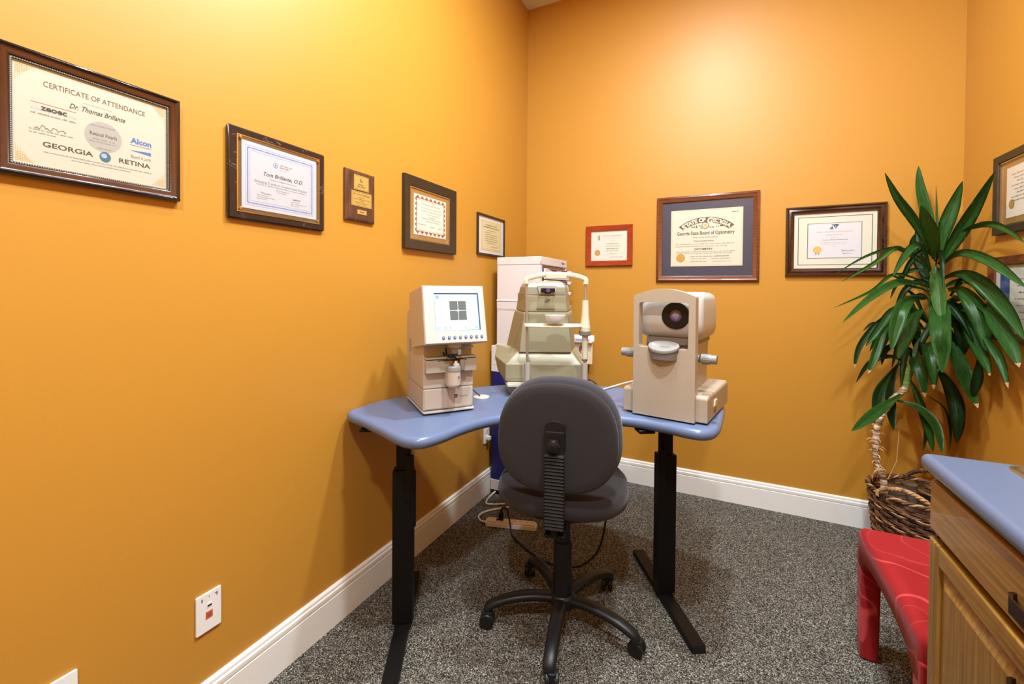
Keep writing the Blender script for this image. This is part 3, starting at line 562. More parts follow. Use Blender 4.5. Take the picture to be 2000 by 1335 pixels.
# arched banner with light letters
cx, cz = UV(.5, .62); Ra, Rb = .48*ih, .385*ih; A0 = 48; V = []; F = []; n = 30
for k in range(n+1):
    a = R(90+A0-2*A0*k/n); sx = .38*iw/(Ra*math.sin(R(A0))); 
    for rr in (Ra, Rb): V.append((cx+rr*math.cos(a)*sx*1.02, Y, cz+rr*math.sin(a)))
for k in range(n): F.append((2*k, 2*k+1, 2*k+3, 2*k+2))
mb.add(V, F, 'ink_br', False)
S = 'STATE OF GEORGIA'; adv = [.9 if ch != ' ' else .55 for ch in S]; adv[0] = adv[9] = 1.25; tot = sum(adv); pos = 0
for ch, ad in zip(S, adv):
    f = (pos+ad/2)/tot; pos += ad
    if ch == ' ': continue
    a = R(90+A0*.93-2*A0*.93*f); rr = (Ra+Rb)/2; big = 1.5 if ad > 1 else 1.05
    text(mb, ch, cx+rr*math.cos(a)*sx*1.02, cz+rr*math.sin(a)-(.012*ih if big > 1.2 else 0), .062*ih*big, Y-.0003, 'paper_p', rot=(a-math.pi/2)*.85, bold=.05)
for k in range(26):
    rr = random.Random(k); a = rr.uniform(-1, 1); x, z = UV(.5+a*.25, .30+rr.uniform(-.03, .05)*(1-abs(a))); mb.disc(x, z, .014*iw*rr.uniform(.5, 1), Y, rr.choice(('ink_br', 'ink_g')), 7, rz=.010*ih)
x, z = UV(.49, .285); mb.disc(x, z, .050*iw, Y-.0002, 'ink_br'); mb.disc(x, z, .042*iw, Y-.0004, 'paper_c'); mb.disc(x, z, .024*iw, Y-.0006, 'ink_o')
T('Georgia State Board of Optometry', .49, .415, .062, 'ink', .80, bold=.018)
T('Whose are the Governing Board', .49, .49, .030, 'ink_g', .36, bold=.01)
T('Thomas Christopher Brillante', .47, .555, .026, 'ink', .28, bold=.01)
T('OPTOMETRY', .47, .70, .030, 'ink', .26, bold=.03)
for k, (a, b, v) in enumerate([(.07, .90, .61), (.07, .80, .65), (.08, .90, .745), (.08, .86, .775), (.28, .60, .83), (.62, .82, .83), (.30, .52, .87), (.58, .84, .87), (.28, .52, .92), (.60, .86, .92)]): dashes(mb, UV(a, 0)[0], UV(b, 0)[0], UV(0, v)[1], .017*ih, Y, 'ink_g' if k != 5 else 'ink', 120+k)
dashes(mb, UV(.84, 0)[0], UV(.94, 0)[0], UV(0, .075)[1], .017*ih, Y, 'ink', 140)
c = mb.build('diploma', t)
mb = MB(); mb.x = Matrix.Translation((.0, 0, .004)); x, z = UV(.145, .85); mb.disc(x, z, .028, -.0074, 'gold', 40, teeth=1); mb.disc(x, z, .019, -.0077, 'brass', 32); mb.disc(x, z, .013, -.0079, 'gold', 32); mb.build('gold_seal', c)
mb = MB(); mb.box(-mw/2, mw/2, -.0105, -.0095, -mh/2, mh/2, 'glass'); mb.build('glass_pane', t)

# 8: dark mahogany frame, double-ruled mat
t, w, h = picture('framed_certificate', 'dark mahogany frame beside the plant, ivory mat with double black lines and gold rosette', 'back', 1.728, 2.210, 1.444, 1.855, 'framed certificate', GW)
frame_ring(w, h, [(0, .001), (0, .018), (.004, .024), (.010, .024), (.016, .018), (.026, .020), (.036, .014), (.042, .014), (.044, .011), (.044, .004)], 'wood_dk', m2='frame_gl', rng=(0, 1, 4, 8)).build('frame', t)
mw, mh = w-.088, h-.088; iw, ih = mw, mh; mb = sheet(mw, mh, .004, .006, 'mat_ivory'); Y = -.0063
for a, b in ((.05, .052), (.17, .17)):
    u0, u1, v0, v1 = a, 1-a, a+.01, 1-a-.01; tk = .0032
    x0, z1 = UV(u0, v0); x1, z0 = UV(u1, v1)
    mb.quad(x0, x1, z1-tk, z1, Y, 'ink'); mb.quad(x0, x1, z0, z0+tk, Y, 'ink'); mb.quad(x0, x0+tk, z0, z1, Y, 'ink'); mb.quad(x1-tk, x1, z0, z1, Y, 'ink')
mb.build('mat_board', t)
iw, ih = mw*.645, mh*.625; mb = MB(); mb.box(-iw/2, iw/2, -.0078, -.0066, -ih/2, ih/2, 'paper_w'); Y = -.0081
x, z = UV(.49, .10)
mb.add([(x-.022, Y, z-.015), (x-.006, Y, z+.004), (x-.002, Y, z-.015)], [(0, 1, 2)], 'ink_t', False)
mb.add([(x-.008, Y, z+.013), (x+.026, Y, z+.013), (x+.020, Y, z+.006), (x-.013, Y, z+.008)], [(0, 1, 2, 3)], 'ink_t', False)
mb.add([(x-.003, Y, z+.011), (x+.006, Y, z+.011), (x+.008, Y, z-.014)], [(0, 1, 2)], 'ink_t', False)
mb.add([(x+.009, Y, z+.011), (x+.024, Y, z+.011), (x+.008, Y, z-.014)], [(0, 1, 2)], 'ink_b', False)
for k, (a, b, v, hh) in enumerate([(.16, .86, .25, .035), (.34, .66, .34, .035), (.43, .57, .41, .02), (.28, .76, .48, .028), (.24, .78, .56, .022), (.3, .72, .61, .022), (.46, .54, .67, .02)]): dashes(mb, UV(a, 0)[0], UV(b, 0)[0], UV(0, v)[1], hh*ih, Y, 'ink_l' if k not in (3,) else 'ink_g', 150+k)
squiggle(mb, UV(.64, 0)[0], UV(.88, 0)[0], UV(0, .80)[1], .05*ih, Y, 'ink_g', 8); squiggle(mb, UV(.66, 0)[0], UV(.82, 0)[0], UV(0, .88)[1], .04*ih, Y, 'ink_g', 9)
c = mb.build('certificate', t)
mb = MB(); x, z = UV(.18, .76); mb.add([(x-.010, -.0082, z), (x-.002, -.0082, z), (x-.004, -.0082, z-.032), (x-.010, -.0082, z-.026)], [(0, 1, 2, 3)], 'ink_g', False)
mb.add([(x+.002, -.0082, z), (x+.010, -.0082, z), (x+.010, -.0082, z-.030), (x+.004, -.0082, z-.027)], [(0, 1, 2, 3)], 'ink_g', False)
mb.disc(x, z, .0215, -.0086, 'ink_o', 36, teeth=1); mb.build('gold_rosette', c)
mb = MB(); mb.box(-mw/2, mw/2, -.0112, -.0102, -mh/2, mh/2, 'glass'); mb.build('glass_pane', t)

# 9 and 10: right wall
t, w, h = picture('framed_diploma', 'black frame with gold mat at right edge, upper of two on right wall', 'right', -.330, -.800, 1.613, 1.967, 'framed diploma', GW)
frame_ring(w, h, [(0, .001), (0, .020), (.004, .022), (.032, .018), (.034, .014), (.034, .004)], 'frame_bk').build('frame', t)
frame_ring(w-.068, h-.068, [(0, .0040), (0, .0125), (.006, .0120), (.006, .0040)], 'steel').build('inner_trim', t)
mw, mh = w-.080, h-.080; sheet(mw, mh, .004, .006, 'mat_gold').build('mat_board', t)
iw, ih = mw*.80, mh*.80; mb = sheet(iw, ih, .0062, .0072, 'paper_p'); Y = -.0075
for k in range(8): dashes(mb, UV(.12+.06*(k % 3), 0)[0], UV(.9-.06*(k % 2), 0)[0], UV(0, .16+.075*k)[1], .03*ih, Y, 'ink_g', 170+k)
c = mb.build('diploma', t)
mb = MB(); x, z = UV(.13, .74); mb.disc(x, z, .021, -.0079, 'gold', 36, teeth=1); mb.disc(x, z, .013, -.0082, 'brass', 24); mb.build('gold_seal', c)
mb = MB(); mb.box(-mw/2, mw/2, -.0115, -.0105, -mh/2, mh/2, 'glass'); mb.build('glass_pane', t)
t, w, h = picture('framed_certificate', 'brown wooden frame half hidden by leaves, lower of two on right wall, blue photo strip', 'right', -.300, -.800, 1.135, 1.512, 'framed certificate', GW)
frame_ring(w, h, [(0, .001), (0, .020), (.004, .022), (.036, .016), (.040, .012), (.040, .004)], 'wood_ch').build('frame', t)
mw, mh = w-.080, h-.080; sheet(mw, mh, .004, .006, 'mat_ivory').build('mat_board', t)
iw, ih = mw*.86, mh*.86; mb = sheet(iw, ih, .0062, .0072, 'paper_g'); Y = -.0075
x0, z1 = UV(.02, .03); x1, z0 = UV(.22, .97); mb.quad(x0, x1, z0, z1, Y, 'photo_b')
for k in range(7): dashes(mb, UV(.32+.04*(k % 3), 0)[0], UV(.9-.06*(k % 2), 0)[0], UV(0, .16+.11*k)[1], .03*ih, Y, 'ink_g' if k != 2 else 'ink', 180+k)
mb.build('certificate', t)
mb = MB(); mb.box(-mw/2, mw/2, -.0115, -.0105, -mh/2, mh/2, 'glass'); mb.build('glass_pane', t)

# ------------------------------------------------------------------ wall plates
def wall_plate(name, label, side, u, z, kind):
    loc, rz = on_wall(side, u, z); t = thing(name, label, 'wall plate', loc, rz)
    mb = MB(); mb.rbox(-.036, .036, -.059, .059, -.0005, -.007, .004, 'white_pl', 'y', .0025, 2); mb.build('cover_plate', t)
    if kind == 'data':
        mb = MB(); mb.box(-.022, -.018, -.0074, -.0069, .038, .048, 'dgrey_pl'); mb.box(.016, .024, -.0074, -.0069, .044, .047, 'dgrey_pl'); mb.box(.021, .024, -.0074, -.0069, .036, .047, 'dgrey_pl'); mb.box(-.001, .001, -.0074, -.0069, .044, .049, 'dgrey_pl'); mb.build('label_window', t)
        mb = MB(); mb.box(-.007, .008, -.0078, -.0068, .013, .026, 'white_pl'); mb.box(-.005, .007, -.0082, -.0077, .016, .021, 'black_plastic'); mb.build('black_jack', t)
        mb = MB(); mb.box(-.010, .010, -.0080, -.0068, -.020, .002, 'orange_jack', .001, 1); mb.box(-.006, .006, -.0084, -.0079, -.014, -.004, 'ink_rb'); mb.build('orange_jack', t)
    elif kind == 'power':
        for s in (-1, 1):
            mb = MB(); mb.rbox(-.017, .017, s*.021-.014, s*.021+.014, -.0068, -.0085, .008, 'white_pl', 'y'); mb.box(-.009, -.006, -.0088, -.0084, s*.021-.004, s*.021+.005, 'black_plastic'); mb.box(.006, .009, -.0088, -.0084, s*.021-.004, s*.021+.005, 'black_plastic'); mb.build('socket', t)
        mb = MB(); mb.box(-.013, .014, -.034, -.0090, -.036, -.012, 'white_pl', .004, 2); mb.build('plug', t)
    else:
        mb = MB(); mb.box(-.005, .005, -.0085, -.0068, -.012, .012, 'white_pl'); mb.build('switch_toggle', t)
    return t
wall_plate('data_outlet', 'white wall plate with black and orange jacks low on left wall', 'left', -2.335, .369, 'data')
wall_plate('wall_outlet', 'white wall plate cut off at the bottom left edge, left of the orange-jack plate', 'left', -2.667, .369, 'power')
wall_plate('wall_outlet', 'white power outlet under the table beside the blue tower', 'left', -.625, .398, 'power')
# ------------------------------------------------------------------ instrument table
T0 = .85
tb = thing('instrument_table', 'curved blue laminate instrument table with rounded edge on two black column legs', 'table', (.75, -1.4, 0))
OFF = Vector((.75, -1.4, 0))
ctl = [(.012, -1.80), (.05, -1.835), (.13, -1.858), (.27, -1.905), (.375, -1.945), (.44, -1.957), (.495, -1.935), (.525, -1.86), (.540, -1.76), (.572, -1.65), (.64, -1.55), (.75, -1.455), (.88, -1.40), (1.02, -1.378), (1.11, -1.376), (1.205, -1.39), (1.28, -1.412), (1.335, -1.412), (1.375, -1.375), (1.392, -1.30), (1.402, -1.15), (1.406, -1.01), (1.398, -.945), (1.36, -.917), (1.2, -.868), (1.06, -.848), (.93, -.845), (.77, -.872), (.6, -.93), (.45, -1.00), (.346, -1.085), (.24, -1.215), (.14, -1.37), (.055, -1.52), (.016, -1.62), (.008, -1.72)]
out = [(p.x-.75, p.y+1.4) for p in crv([(a, b, 0) for a, b in ctl], 5, True)]
mb = MB()
t_ = bmesh.new(); n = len(out)
def inset(P, d):
    Q = []
    for i in range(len(P)):
        a = Vector(P[i-1]); b = Vector(P[i]); c = Vector(P[(i+1) % len(P)]); t = (c-a).normalized(); nn = Vector((-t.y, t.x)); Q.append((b.x+nn.x*d, b.y+nn.y*d))
    return Q
rings = []
for k in range(9):
    a = -math.pi/2+math.pi*k/8; r_ = .0215; P = inset(out, r_*(1-math.cos(a))*.95); z = T0-.0215+r_*math.sin(a)
    rings.append([(x, y, z) for x, y in P])
mb.loft(rings, 'laminate'); mb.build('tabletop', tb, sharp=60)
def leg(cx, cy, box_side):
    # foot runs along v=(-.515,.857)
    rz = math.atan2(.515, .857)
    def obj(mbx, nm, par):
        o = mbx.build(nm, par); o.location = (cx-.75, cy+1.4, 0); o.rotation_euler = (0, 0, rz); return o
    mb = MB(); mb.box(-.040, .040, -.027, .027, .030, .636, 'black_metal', .004, 2)
    if box_side < 0: mb.box(-.044, -.012, -.036, -.020, .50, .665, 'black_metal', .003, 1); mb.box(-.046, -.020, -.040, -.024, .46, .60, 'black_metal', .003, 1)
    else: mb.box(.012, .043, -.036, -.020, .52, .70, 'black_metal', .003, 1); mb.box(.036, .052, -.040, -.020, .42, .64, 'black_metal', .003, 1)
    lg = mb.build('leg', tb); lg.location = (cx-.75, cy+1.4, 0); lg.rotation_euler = (0, 0, rz)
    mb = MB(); mb.box(-.027, .027, -.018, .018, .60, T0-.049, 'black_metal', .003, 1); mb.build('inner_post', lg)
    mb = MB(); mb.box(-.028, .028, -.30, .30, .003, .030, 'black_metal', .004, 2); mb.box(-.026, .026, -.302, -.297, 0, .027, 'black_plastic'); mb.box(-.026, .026, .297, .302, 0, .027, 'black_plastic'); mb.build('foot', lg)
    mb = MB(); mb.box(-.16, .10, -.05, .05, T0-.050, T0-.0432, 'black_metal'); 
    if box_side < 0: mb.box(-.20, -.135, -.205, -.150, T0-.058, T0-.0432, 'black_metal', .003, 1); mb.box(-.19, -.10, -.16, -.04, T0-.050, T0-.0432, 'black_metal')
    mb.build('mounting_plate', lg)
leg(.262, -1.752, 1); leg(1.174, -1.103, -1)
mb = MB(); gx, gy = .392-.75, -1.366+1.4
mb.lathe([(0, 0), (.037, 0), (.037, .003), (.034, .0045), (.012, .0048), (.010, .003), (0, .003)], (gx, gy, T0), 'm2c', 28); o = mb.build('cable_grommet', tb); o['label'] = 'cream cable grommet'

# ------------------------------------------------------------------ lens meter with the tilted screen
m1 = thing('lens_meter', 'beige lensmeter with tilted lit screen on the left wing of the table', 'optical instrument', (.335, -1.725, T0+.0008), 52)
mb = MB(); mb.box(.012, .198, .0, .29, 0, .006, 'black_plastic'); mb.build('rubber_foot', m1)
mb = MB(); mb.rbox(-.003, .213, -.014, .29, .006, .013, .012, 'm1face', 'z', .002, 2); mb.build('base_plate', m1)
mb = MB()
mb.rbox(0, .210, .0, .298, .016, .100, .006, 'm1', 'z', .002, 2)
mb.box(.002, .208, .004, .29, .013, .016, 'black_plastic'); mb.box(.002, .208, .003, .29, .100, .1025, 'black_plastic')
mb.rbox(0, .210, .0, .243, .1025, .222, .006, 'm1', 'z', .002, 2)
mb.rbox(.002, .208, .012, .243, .222, .410, .006, 'm1', 'z', .002, 2)
mb.rbox(.003, .207, .243, .246, .016, .40, .001, 'dgrey_pl', 'z')
mb.poly([(.246, .10), (.300, .10), (.300, .372), (.285, .40), (.246, .408)], .0, .210, 'm1', .003, 2, 'x')
mb.box(-.0006, .001, .235, .237, .10, .37, 'dgrey_pl'); mb.box(-.0006, .001, .205, .237, .369, .372, 'dgrey_pl')
mb.build('casing', m1)
mb = MB(); mb.box(.004, .100, -.0035, .004, .020, .098, 'm1', .003, 2); o = mb.build('drawer', m1)
mb = MB(); mb.box(.104, .206, -.002, .004, .020, .098, 'm1', .002, 1); mb.box(.128, .141, -.0025, -.0019, .057, .071, 'ink'); mb.box(.1305, .1385, -.0028, -.0024, .0625, .064, 'm1'); mb.box(.1305, .1365, -.0028, -.0024, .0595, .0607, 'm1'); text(mb, 'Imagelyzer', .168, .0635, .0068, -.0026, 'ink_g', .038, shear=.15); mb.build('front_panel', m1)
mb = MB(); mb.rbox(.004, .112, -.028, .004, .168, .218, .004, 'm1b', 'z', .002, 2); mb.rbox(.160, .214, -.028, .004, .168, .218, .004, 'm1b', 'z', .002, 2)
mb.rbox(.006, .212, -.024, .002, .218, .2215, .003, 'black_plastic', 'z'); mb.rbox(.004, .214, -.028, .012, .2215, .229, .003, 'm1b', 'z', .001, 1); mb.box(.05, .17, -.0285, -.027, .2135, .217, 'black_plastic'); mb.build('lens_table', m1)
# lens rest
mb = MB(); C_ = (.108, -.050, 0)
mb.lathe([(0, .112), (.020, .113), (.0265, .119), (.0275, .125), (.0275, .176), (0, .176)], C_, 'm1', 32)
mb.box(.083, .133, -.05, 0, .118, .176, 'm1', .004, 2)
o = mb.build('lens_holder', m1)
mb2 = MB(); mb2.lathe([(0, .176), (.0285, .176), (.0290, .180), (.0285, .193), (.026, .196), (0, .196)], C_, 'grey_pl', 32); mb2.build('collar', o)
mb2 = MB(); mb2.box(.106, .128, -.064, -.046, .196, .206, 'm1face', .002, 2); mb2.box(.110, .121, -.060, -.050, .206, .216, 'ivory', .002, 2); mb2.build('nose_pad', o)
mb2 = MB(); mb2.disc(.120, .155, .004, -.0787, 'ink_b', 12); mb2.build('marker', o)
mb = MB(); mb.lathe([(0, .235), (.010, .236), (.013, .26), (.027, .268), (.028, .292), (0, .292)], (.118, -.030, 0), 'm1face', 28); mb.build('lens_barrel', m1)
mb = MB()
mb.box(.064, .122, -.062, -.048, .238, .244, 'black_metal', .002, 1); mb.cyl((.078, -.055, .244), (.074, -.055, .268), .0035, 'black_metal', 10); mb.box(.084, .108, -.070, -.044, .230, .240, 'black_metal', .002, 1); mb.cyl((.070, -.056, .241), (.062, -.06, .252), .004, 'black_metal', 10); mb.cyl((.1, -.062, .244), (.118, -.062, .222), .003, 'black_metal', 10)
mb.box(.120, .134, -.068, -.054, .240, .262, 'grey_pl', .002, 1); mb.build('lens_clamp', m1)
mb = MB(); mb.cyl((.148, -.036, .176), (.148, -.036, .218), .0105, 'chrome', 20); mb.build('marking_tube', m1)
mb = MB(); mb.cyl((.168, -.024, .262), (.196, -.036, .268), .003, 'm1face', 10, .0055); mb.build('lever', m1)
# head
HB = [(-.078, .287), (.12, .254), (.190, .30), (.190, .483), (-.022, .511)]
mb = MB(); mb.poly(HB, -.015, .240, 'm1', .004, 2, 'x'); hd = mb.build('monitor_head', m1)
fo = Vector((-.015, -.078, .287)); up = Vector((0, .056, .224)); L_ = up.length; up.normalize(); xr = Vector((1, 0, 0)); no = xr.cross(up)  # no points away from viewer
FX = Matrix(((xr.x, no.x*-1*-1, up.x, fo.x), (xr.y, no.y, up.y, fo.y), (xr.z, no.z, up.z, fo.z), (0, 0, 0, 1)))
if (FX.to_3x3() @ Vector((0, 1, 0))).y < 0: FX = Matrix(((xr.x, -no.x, up.x, fo.x), (xr.y, -no.y, up.y, fo.y), (xr.z, -no.z, up.z, fo.z), (0, 0, 0, 1)))
sx0, sx1, sz0, sz1 = .045, .229, .050, .200
fw_, fh_ = .255, L_
mb = MB(); mb.x = FX      # bezel plate with opening
ro = [(.0, .0), (fw_, 0), (fw_, fh_), (0, fh_)]; ri = [(sx0, sz0), (sx1, sz0), (sx1, sz1), (sx0, sz1)]; rj = [(sx0+.003, sz0+.003), (sx1-.004, sz0+.003), (sx1-.004, sz1-.004), (sx0+.003, sz1-.004)]
V = [(a, -.001, b) for a, b in ro]+[(a+(.004 if a < .1 else -.004), -.007, b+(.004 if b < .1 else -.004)) for a, b in ro]+[(a, -.007, b) for a, b in ri]
F = []
for k in range(4):
    j = (k+1) % 4; F += [(k, j, 4+j, 4+k), (4+k, 4+j, 8+j, 8+k)]
mb.add(V, F, 'm1face', False)
V = [(a, -.007, b) for a, b in ri]+[(a, -.0022, b) for a, b in rj]; mb.add(V, [(k, (k+1) % 4, 4+(k+1) % 4, 4+k) for k in range(4)], 'bez_b', False)
mb.build('screen_bezel', hd, sharp=10)
mb = MB(); mb.x = FX; Y = -.0023
a0, a1, b0, b1 = sx0+.003, sx1-.004, sz0+.003, sz1-.004; sw, sh = a1-a0, b1-b0
def su(u): return a0+u*sw
def sv(v): return b1-v*sh
mb.box(a0, a1, -.0022, -.0010, b0, b1, 'screen')
mb.quad(su(.33), su(.72), sv(.73), sv(.19), Y, 'screen_d'); cx, cz = su(.525), sv(.46)
mb.quad(cx-.0006, cx+.0006, sv(.73), sv(.19), Y-.0002, 'screen_w'); mb.quad(su(.33), su(.72), cz-.0006, cz+.0006, Y-.0002, 'screen_w')
mb.add([(cx-.009, Y-.0003, cz), (cx, Y-.0003, cz-.003), (cx+.009, Y-.0003, cz), (cx, Y-.0003, cz+.003)], [(0, 1, 2, 3)], 'screen_w', False); mb.add([(cx-.003, Y-.0004, cz), (cx, Y-.0004, cz-.011), (cx+.003, Y-.0004, cz), (cx, Y-.0004, cz+.011)], [(0, 1, 2, 3)], 'screen_w', False)
text(mb, 'Measure', su(.5), sv(.07), .0050, Y, 'screen_t', .030)
mb.quad(su(.02), su(.10), sv(.13), sv(.03), Y, 'screen_t')
for k, (a, b, v) in enumerate([(.13, .22, .25), (.05, .30, .37), (.05, .30, .43), (.05, .22, .58), (.12, .24, .76), (.76, .94, .25), (.76, .90, .34), (.76, .92, .43), (.84, .95, .70), (.72, .95, .12)]): dashes(mb, su(a), su(b), sv(v), .0035, Y, 'screen_t', 200+k)
for u in (.03, .20, .30, .66, .92): mb.quad(su(u), su(u+.028), sv(.97), sv(.90), Y, 'screen_t')
mb.build('screen', hd)
for k in range(8):
    x = .073+.0225*k; mb = MB(); mb.x = FX; mb.rbox(x-.0055, x+.0055, .018, .030, -.0068, -.0105, .005, 'ink_b', 'y', .001, 1); mb.disc(x, .0245, .0030, -.0107, 'ink_bl', 10); mb.build('button', hd)

# ------------------------------------------------------------------ machine with the chinrest (centre)
m2 = thing('chinrest_refractor', 'olive beige eye-testing machine with tall chinrest frame in the middle of the table', 'optical instrument', (.468, -1.272, T0+.0008), 26)
def qs(x0, x1, xb0, xb1, y0, y1, z):  # quad section: front x0..x1 at y0, back xb0..xb1 at y1
    return [(x0, y0, z), (x1, y0, z), (xb1, y1, z), (xb0, y1, z)]
def solid(rings, m, bev=.003, seg=2):
    t = bmesh.new(); nn = len(rings[0]); vs = [[t.verts.new(p) for p in r] for r in rings]
    for i in range(len(rings)-1):
        for k in range(nn): t.faces.new((vs[i][k], vs[i][(k+1) % nn], vs[i+1][(k+1) % nn], vs[i+1][k]))
    t.faces.new(vs[0][::-1]); t.faces.new(vs[-1])
    bmesh.ops.recalc_face_normals(t, faces=t.faces)
    if bev: bmesh.ops.bevel(t, geom=[e for e in t.edges if e.calc_face_angle(0) > R(14)], offset=bev, segments=seg, profile=.5, affect='EDGES', clamp_overlap=True)
    return t
mb = MB(); mb.merge(solid([qs(.02, .34, .03, .35, .0, .26, .004), qs(-.0, .362, -.035, .38, -.004, .27, .055)], 'm2b', .003), 'm2b'); mb.box(.04, .07, .03, .06, 0, .006, 'black_plastic'); mb.box(.29, .32, .03, .06, 0, .006, 'black_plastic'); mb.box(.04, .07, .19, .22, 0, .006, 'black_plastic'); mb.box(.29, .32, .19, .22, 0, .006, 'black_plastic'); mb.build('base', m2)
mb = MB(); mb.rbox(.010, .160, -.050, .03, .047, .058, .006, 'm2c', 'z', .002); mb.build('chinrest_foot', m2); mb = MB(); mb.rbox(.235, .415, -.050, .03, .047, .058, .006, 'm2c', 'z', .002); mb.build('chinrest_foot', m2)
mb = MB(); mb.merge(solid([qs(-.0, .362, -.045, .40, 0, .27, .064), qs(-.0, .362, -.062, .405, 0, .27, .143), qs(.066, .316, -.050, .36, .055, .27, .204)], 'm2', .004), 'm2')
mb.box(.002, .360, -.001, .20, .075, .0765, 'dgrey_pl'); mb.box(.006, .356, .004, .24, .054, .066, 'dgrey_pl'); mb.build('lower_housing', m2)
mb = MB()
secs = [(.066, .316, .0, .37, .035, .27, .196), (.085, .300, .040, .355, .040, .27, .375), (.089, .297, .046, .348, .042, .268, .389)]
mb.merge(solid([qs(*s) for s in secs], 'm2', .004), 'm2'); mb.build('housing', m2)
mb = MB(); mb.merge(solid([qs(.091, .295, .050, .345, .044, .266, .392), qs(.100, .288, .064, .33, .046, .262, .471)], 'm2', .004), 'm2')
mb.merge(solid([qs(.097, .293, .058, .338, .048, .255, .386), qs(.099, .290, .06, .33, .048, .25, .48)], 'dgrey_pl', 0), 'm2b')
# shallow throat under the eyepiece
mb.merge(solid([[(.150, .040, .405), (.235, .040, .405), (.250, .060, .405), (.135, .060, .405)], [(.165, .034, .468), (.228, .034, .468), (.240, .06, .468), (.150, .06, .468)]], 'm2', .003), 'm2')
mb.box(.190, .212, .0315, .036, .452, .456, 'dgrey_pl'); mb.box(.187, .205, .0315, .037, .444, .447, 'dgrey_pl'); mb.build('middle_section', m2)
mb = MB(); mb.merge(solid([qs(.100, .288, .064, .33, .046, .262, .474), qs(.103, .286, .072, .322, .046, .258, .512), qs(.112, .276, .085, .31, .060, .24, .532), qs(.135, .255, .11, .28, .085, .21, .542)], 'm2b', .003), 'm2b'); hd2 = mb.build('optical_head', m2)
mb = MB(); mb.poly([(.160, .476), (.238, .476), (.246, .520), (.150, .520)], .040, .050, 'sleeve', .002, 1, 'y'); mb.poly([(.168, .487), (.182, .487), (.190, .480), (.212, .480), (.218, .487), (.236, .487), (.236, .507), (.168, .507)], .030, .046, 'black_plastic', .002, 1, 'y'); mb.lathe([(.0, 0), (.010, 0), (.010, .004), (0, .004)], (.202, .030, .496), 'lens', 20, 'y'); mb.build('eyepiece', hd2)
# chinrest
for cx_ in (.101, .363):
    cr = MB(); cr.cyl((cx_, -.08, .02), (cx_, -.08, .165), .0135, 'sleeve'); cr.box(cx_-.014, cx_+.014, -.08, .0, .045, .056, 'sleeve', .003, 1); po = cr.build('post_sleeve', m2)
    cr = MB(); cr.cyl((cx_, -.08, .16), (cx_ if cx_ > .2 else .094, -.08, .53), .0062, 'chrome', 16); cr.build('post', m2)
cr = MB(); P = [(.094, .525), (.094, .545), (.110, .553), (.150, .563), (.185, .568), (.225, .569), (.290, .567), (.325, .561), (.352, .552), (.363, .545), (.363, .525)]
C = crv([(a, -.080 if 2 < i < 8 else -.080, b) for i, (a, b) in enumerate(P)], 4); rings = []
for i, p in enumerate(C):
    t = (C[min(i+1, len(C)-1)]-C[max(i-1, 0)]).normalized(); nn = Vector((-t.z, 0, t.x)); hw = .0112
    rings.append([p+nn*a+Vector((0, b, 0)) for a, b in ((hw, -.008), (hw, .010), (-hw, .010), (-hw, -.008), (-hw*.6, -.012), (hw*.6, -.012))])
cr.loft(rings, 'm2c'); ar = cr.build('forehead_bar', m2, sharp=45)
cr = MB(); cr.rbox(.180, .275, .549, .573, -.088, -.100, .004, 'm2c', 'y', .003, 2); cr.build('forehead_pad', ar)
cr = MB(); cr.rbox(.085, .362, .327, .345, -.090, -.070, .006, 'm2c', 'y', .003, 2); cr.poly([(.095, -.10), (.20, -.125), (.25, -.125), (.345, -.10), (.355, -.08), (.09, -.08)], .329, .337, 'm2c', .003, 2); bar = cr.build('chinrest_bar', m2)
cr = MB(); cr.cyl((.363, -.08, .310), (.363, -.08, .330), .024, 'm2c', 28, .024); cr.lathe([(0, .326), (.024, .326), (.021, .345), (.0175, .38), (.0155, .43), (.0145, .452), (0, .452)], (.363, -.08, 0), 'm2c', 28); cr.build('chinrest_sleeve', m2)
cr = MB(); prof = [(0, .292), (.024, .292), (.027, .295), (.027, .312), (.024, .3145), (0, .3145)]; cr.lathe(prof, (.363, -.08, 0), 'taupe_pl', 28)
for k in range(28):
    a = 2*math.pi*k/28; cr.box(.363+.0268*math.cos(a)-.001, .363+.0268*math.cos(a)+.001, -.08+.0268*math.sin(a)-.001, -.08+.0268*math.sin(a)+.001, .296, .311, 'taupe_pl')
cr.build('height_knob', m2)
cr = MB(); cr.cyl((.363, -.08, .185), (.363, -.08, .293), .0135, 'm2c', 24); cr.build('lower_tube', m2)
cr = MB(); rings = []
for s_, z, dy in ((.15, .348, .0), (.55, .352, 0), (.85, .362, 0), (1, .380, 0), (1.03, .386, 0)):
    rings.append([(.224+.046*s_*math.cos(2*math.pi*k/24), -.110+.030*s_*math.sin(2*math.pi*k/24), z) for k in range(24)])
for s_, z in ((.97, .386), (.9, .378), (.5, .366), (.1, .364)):
    rings.append([(.224+.046*s_*math.cos(2*math.pi*k/24), -.110+.030*s_*math.sin(2*math.pi*k/24), z) for k in range(24)])
cr.loft(rings, 'white_pl'); cr.build('chin_cup', bar)

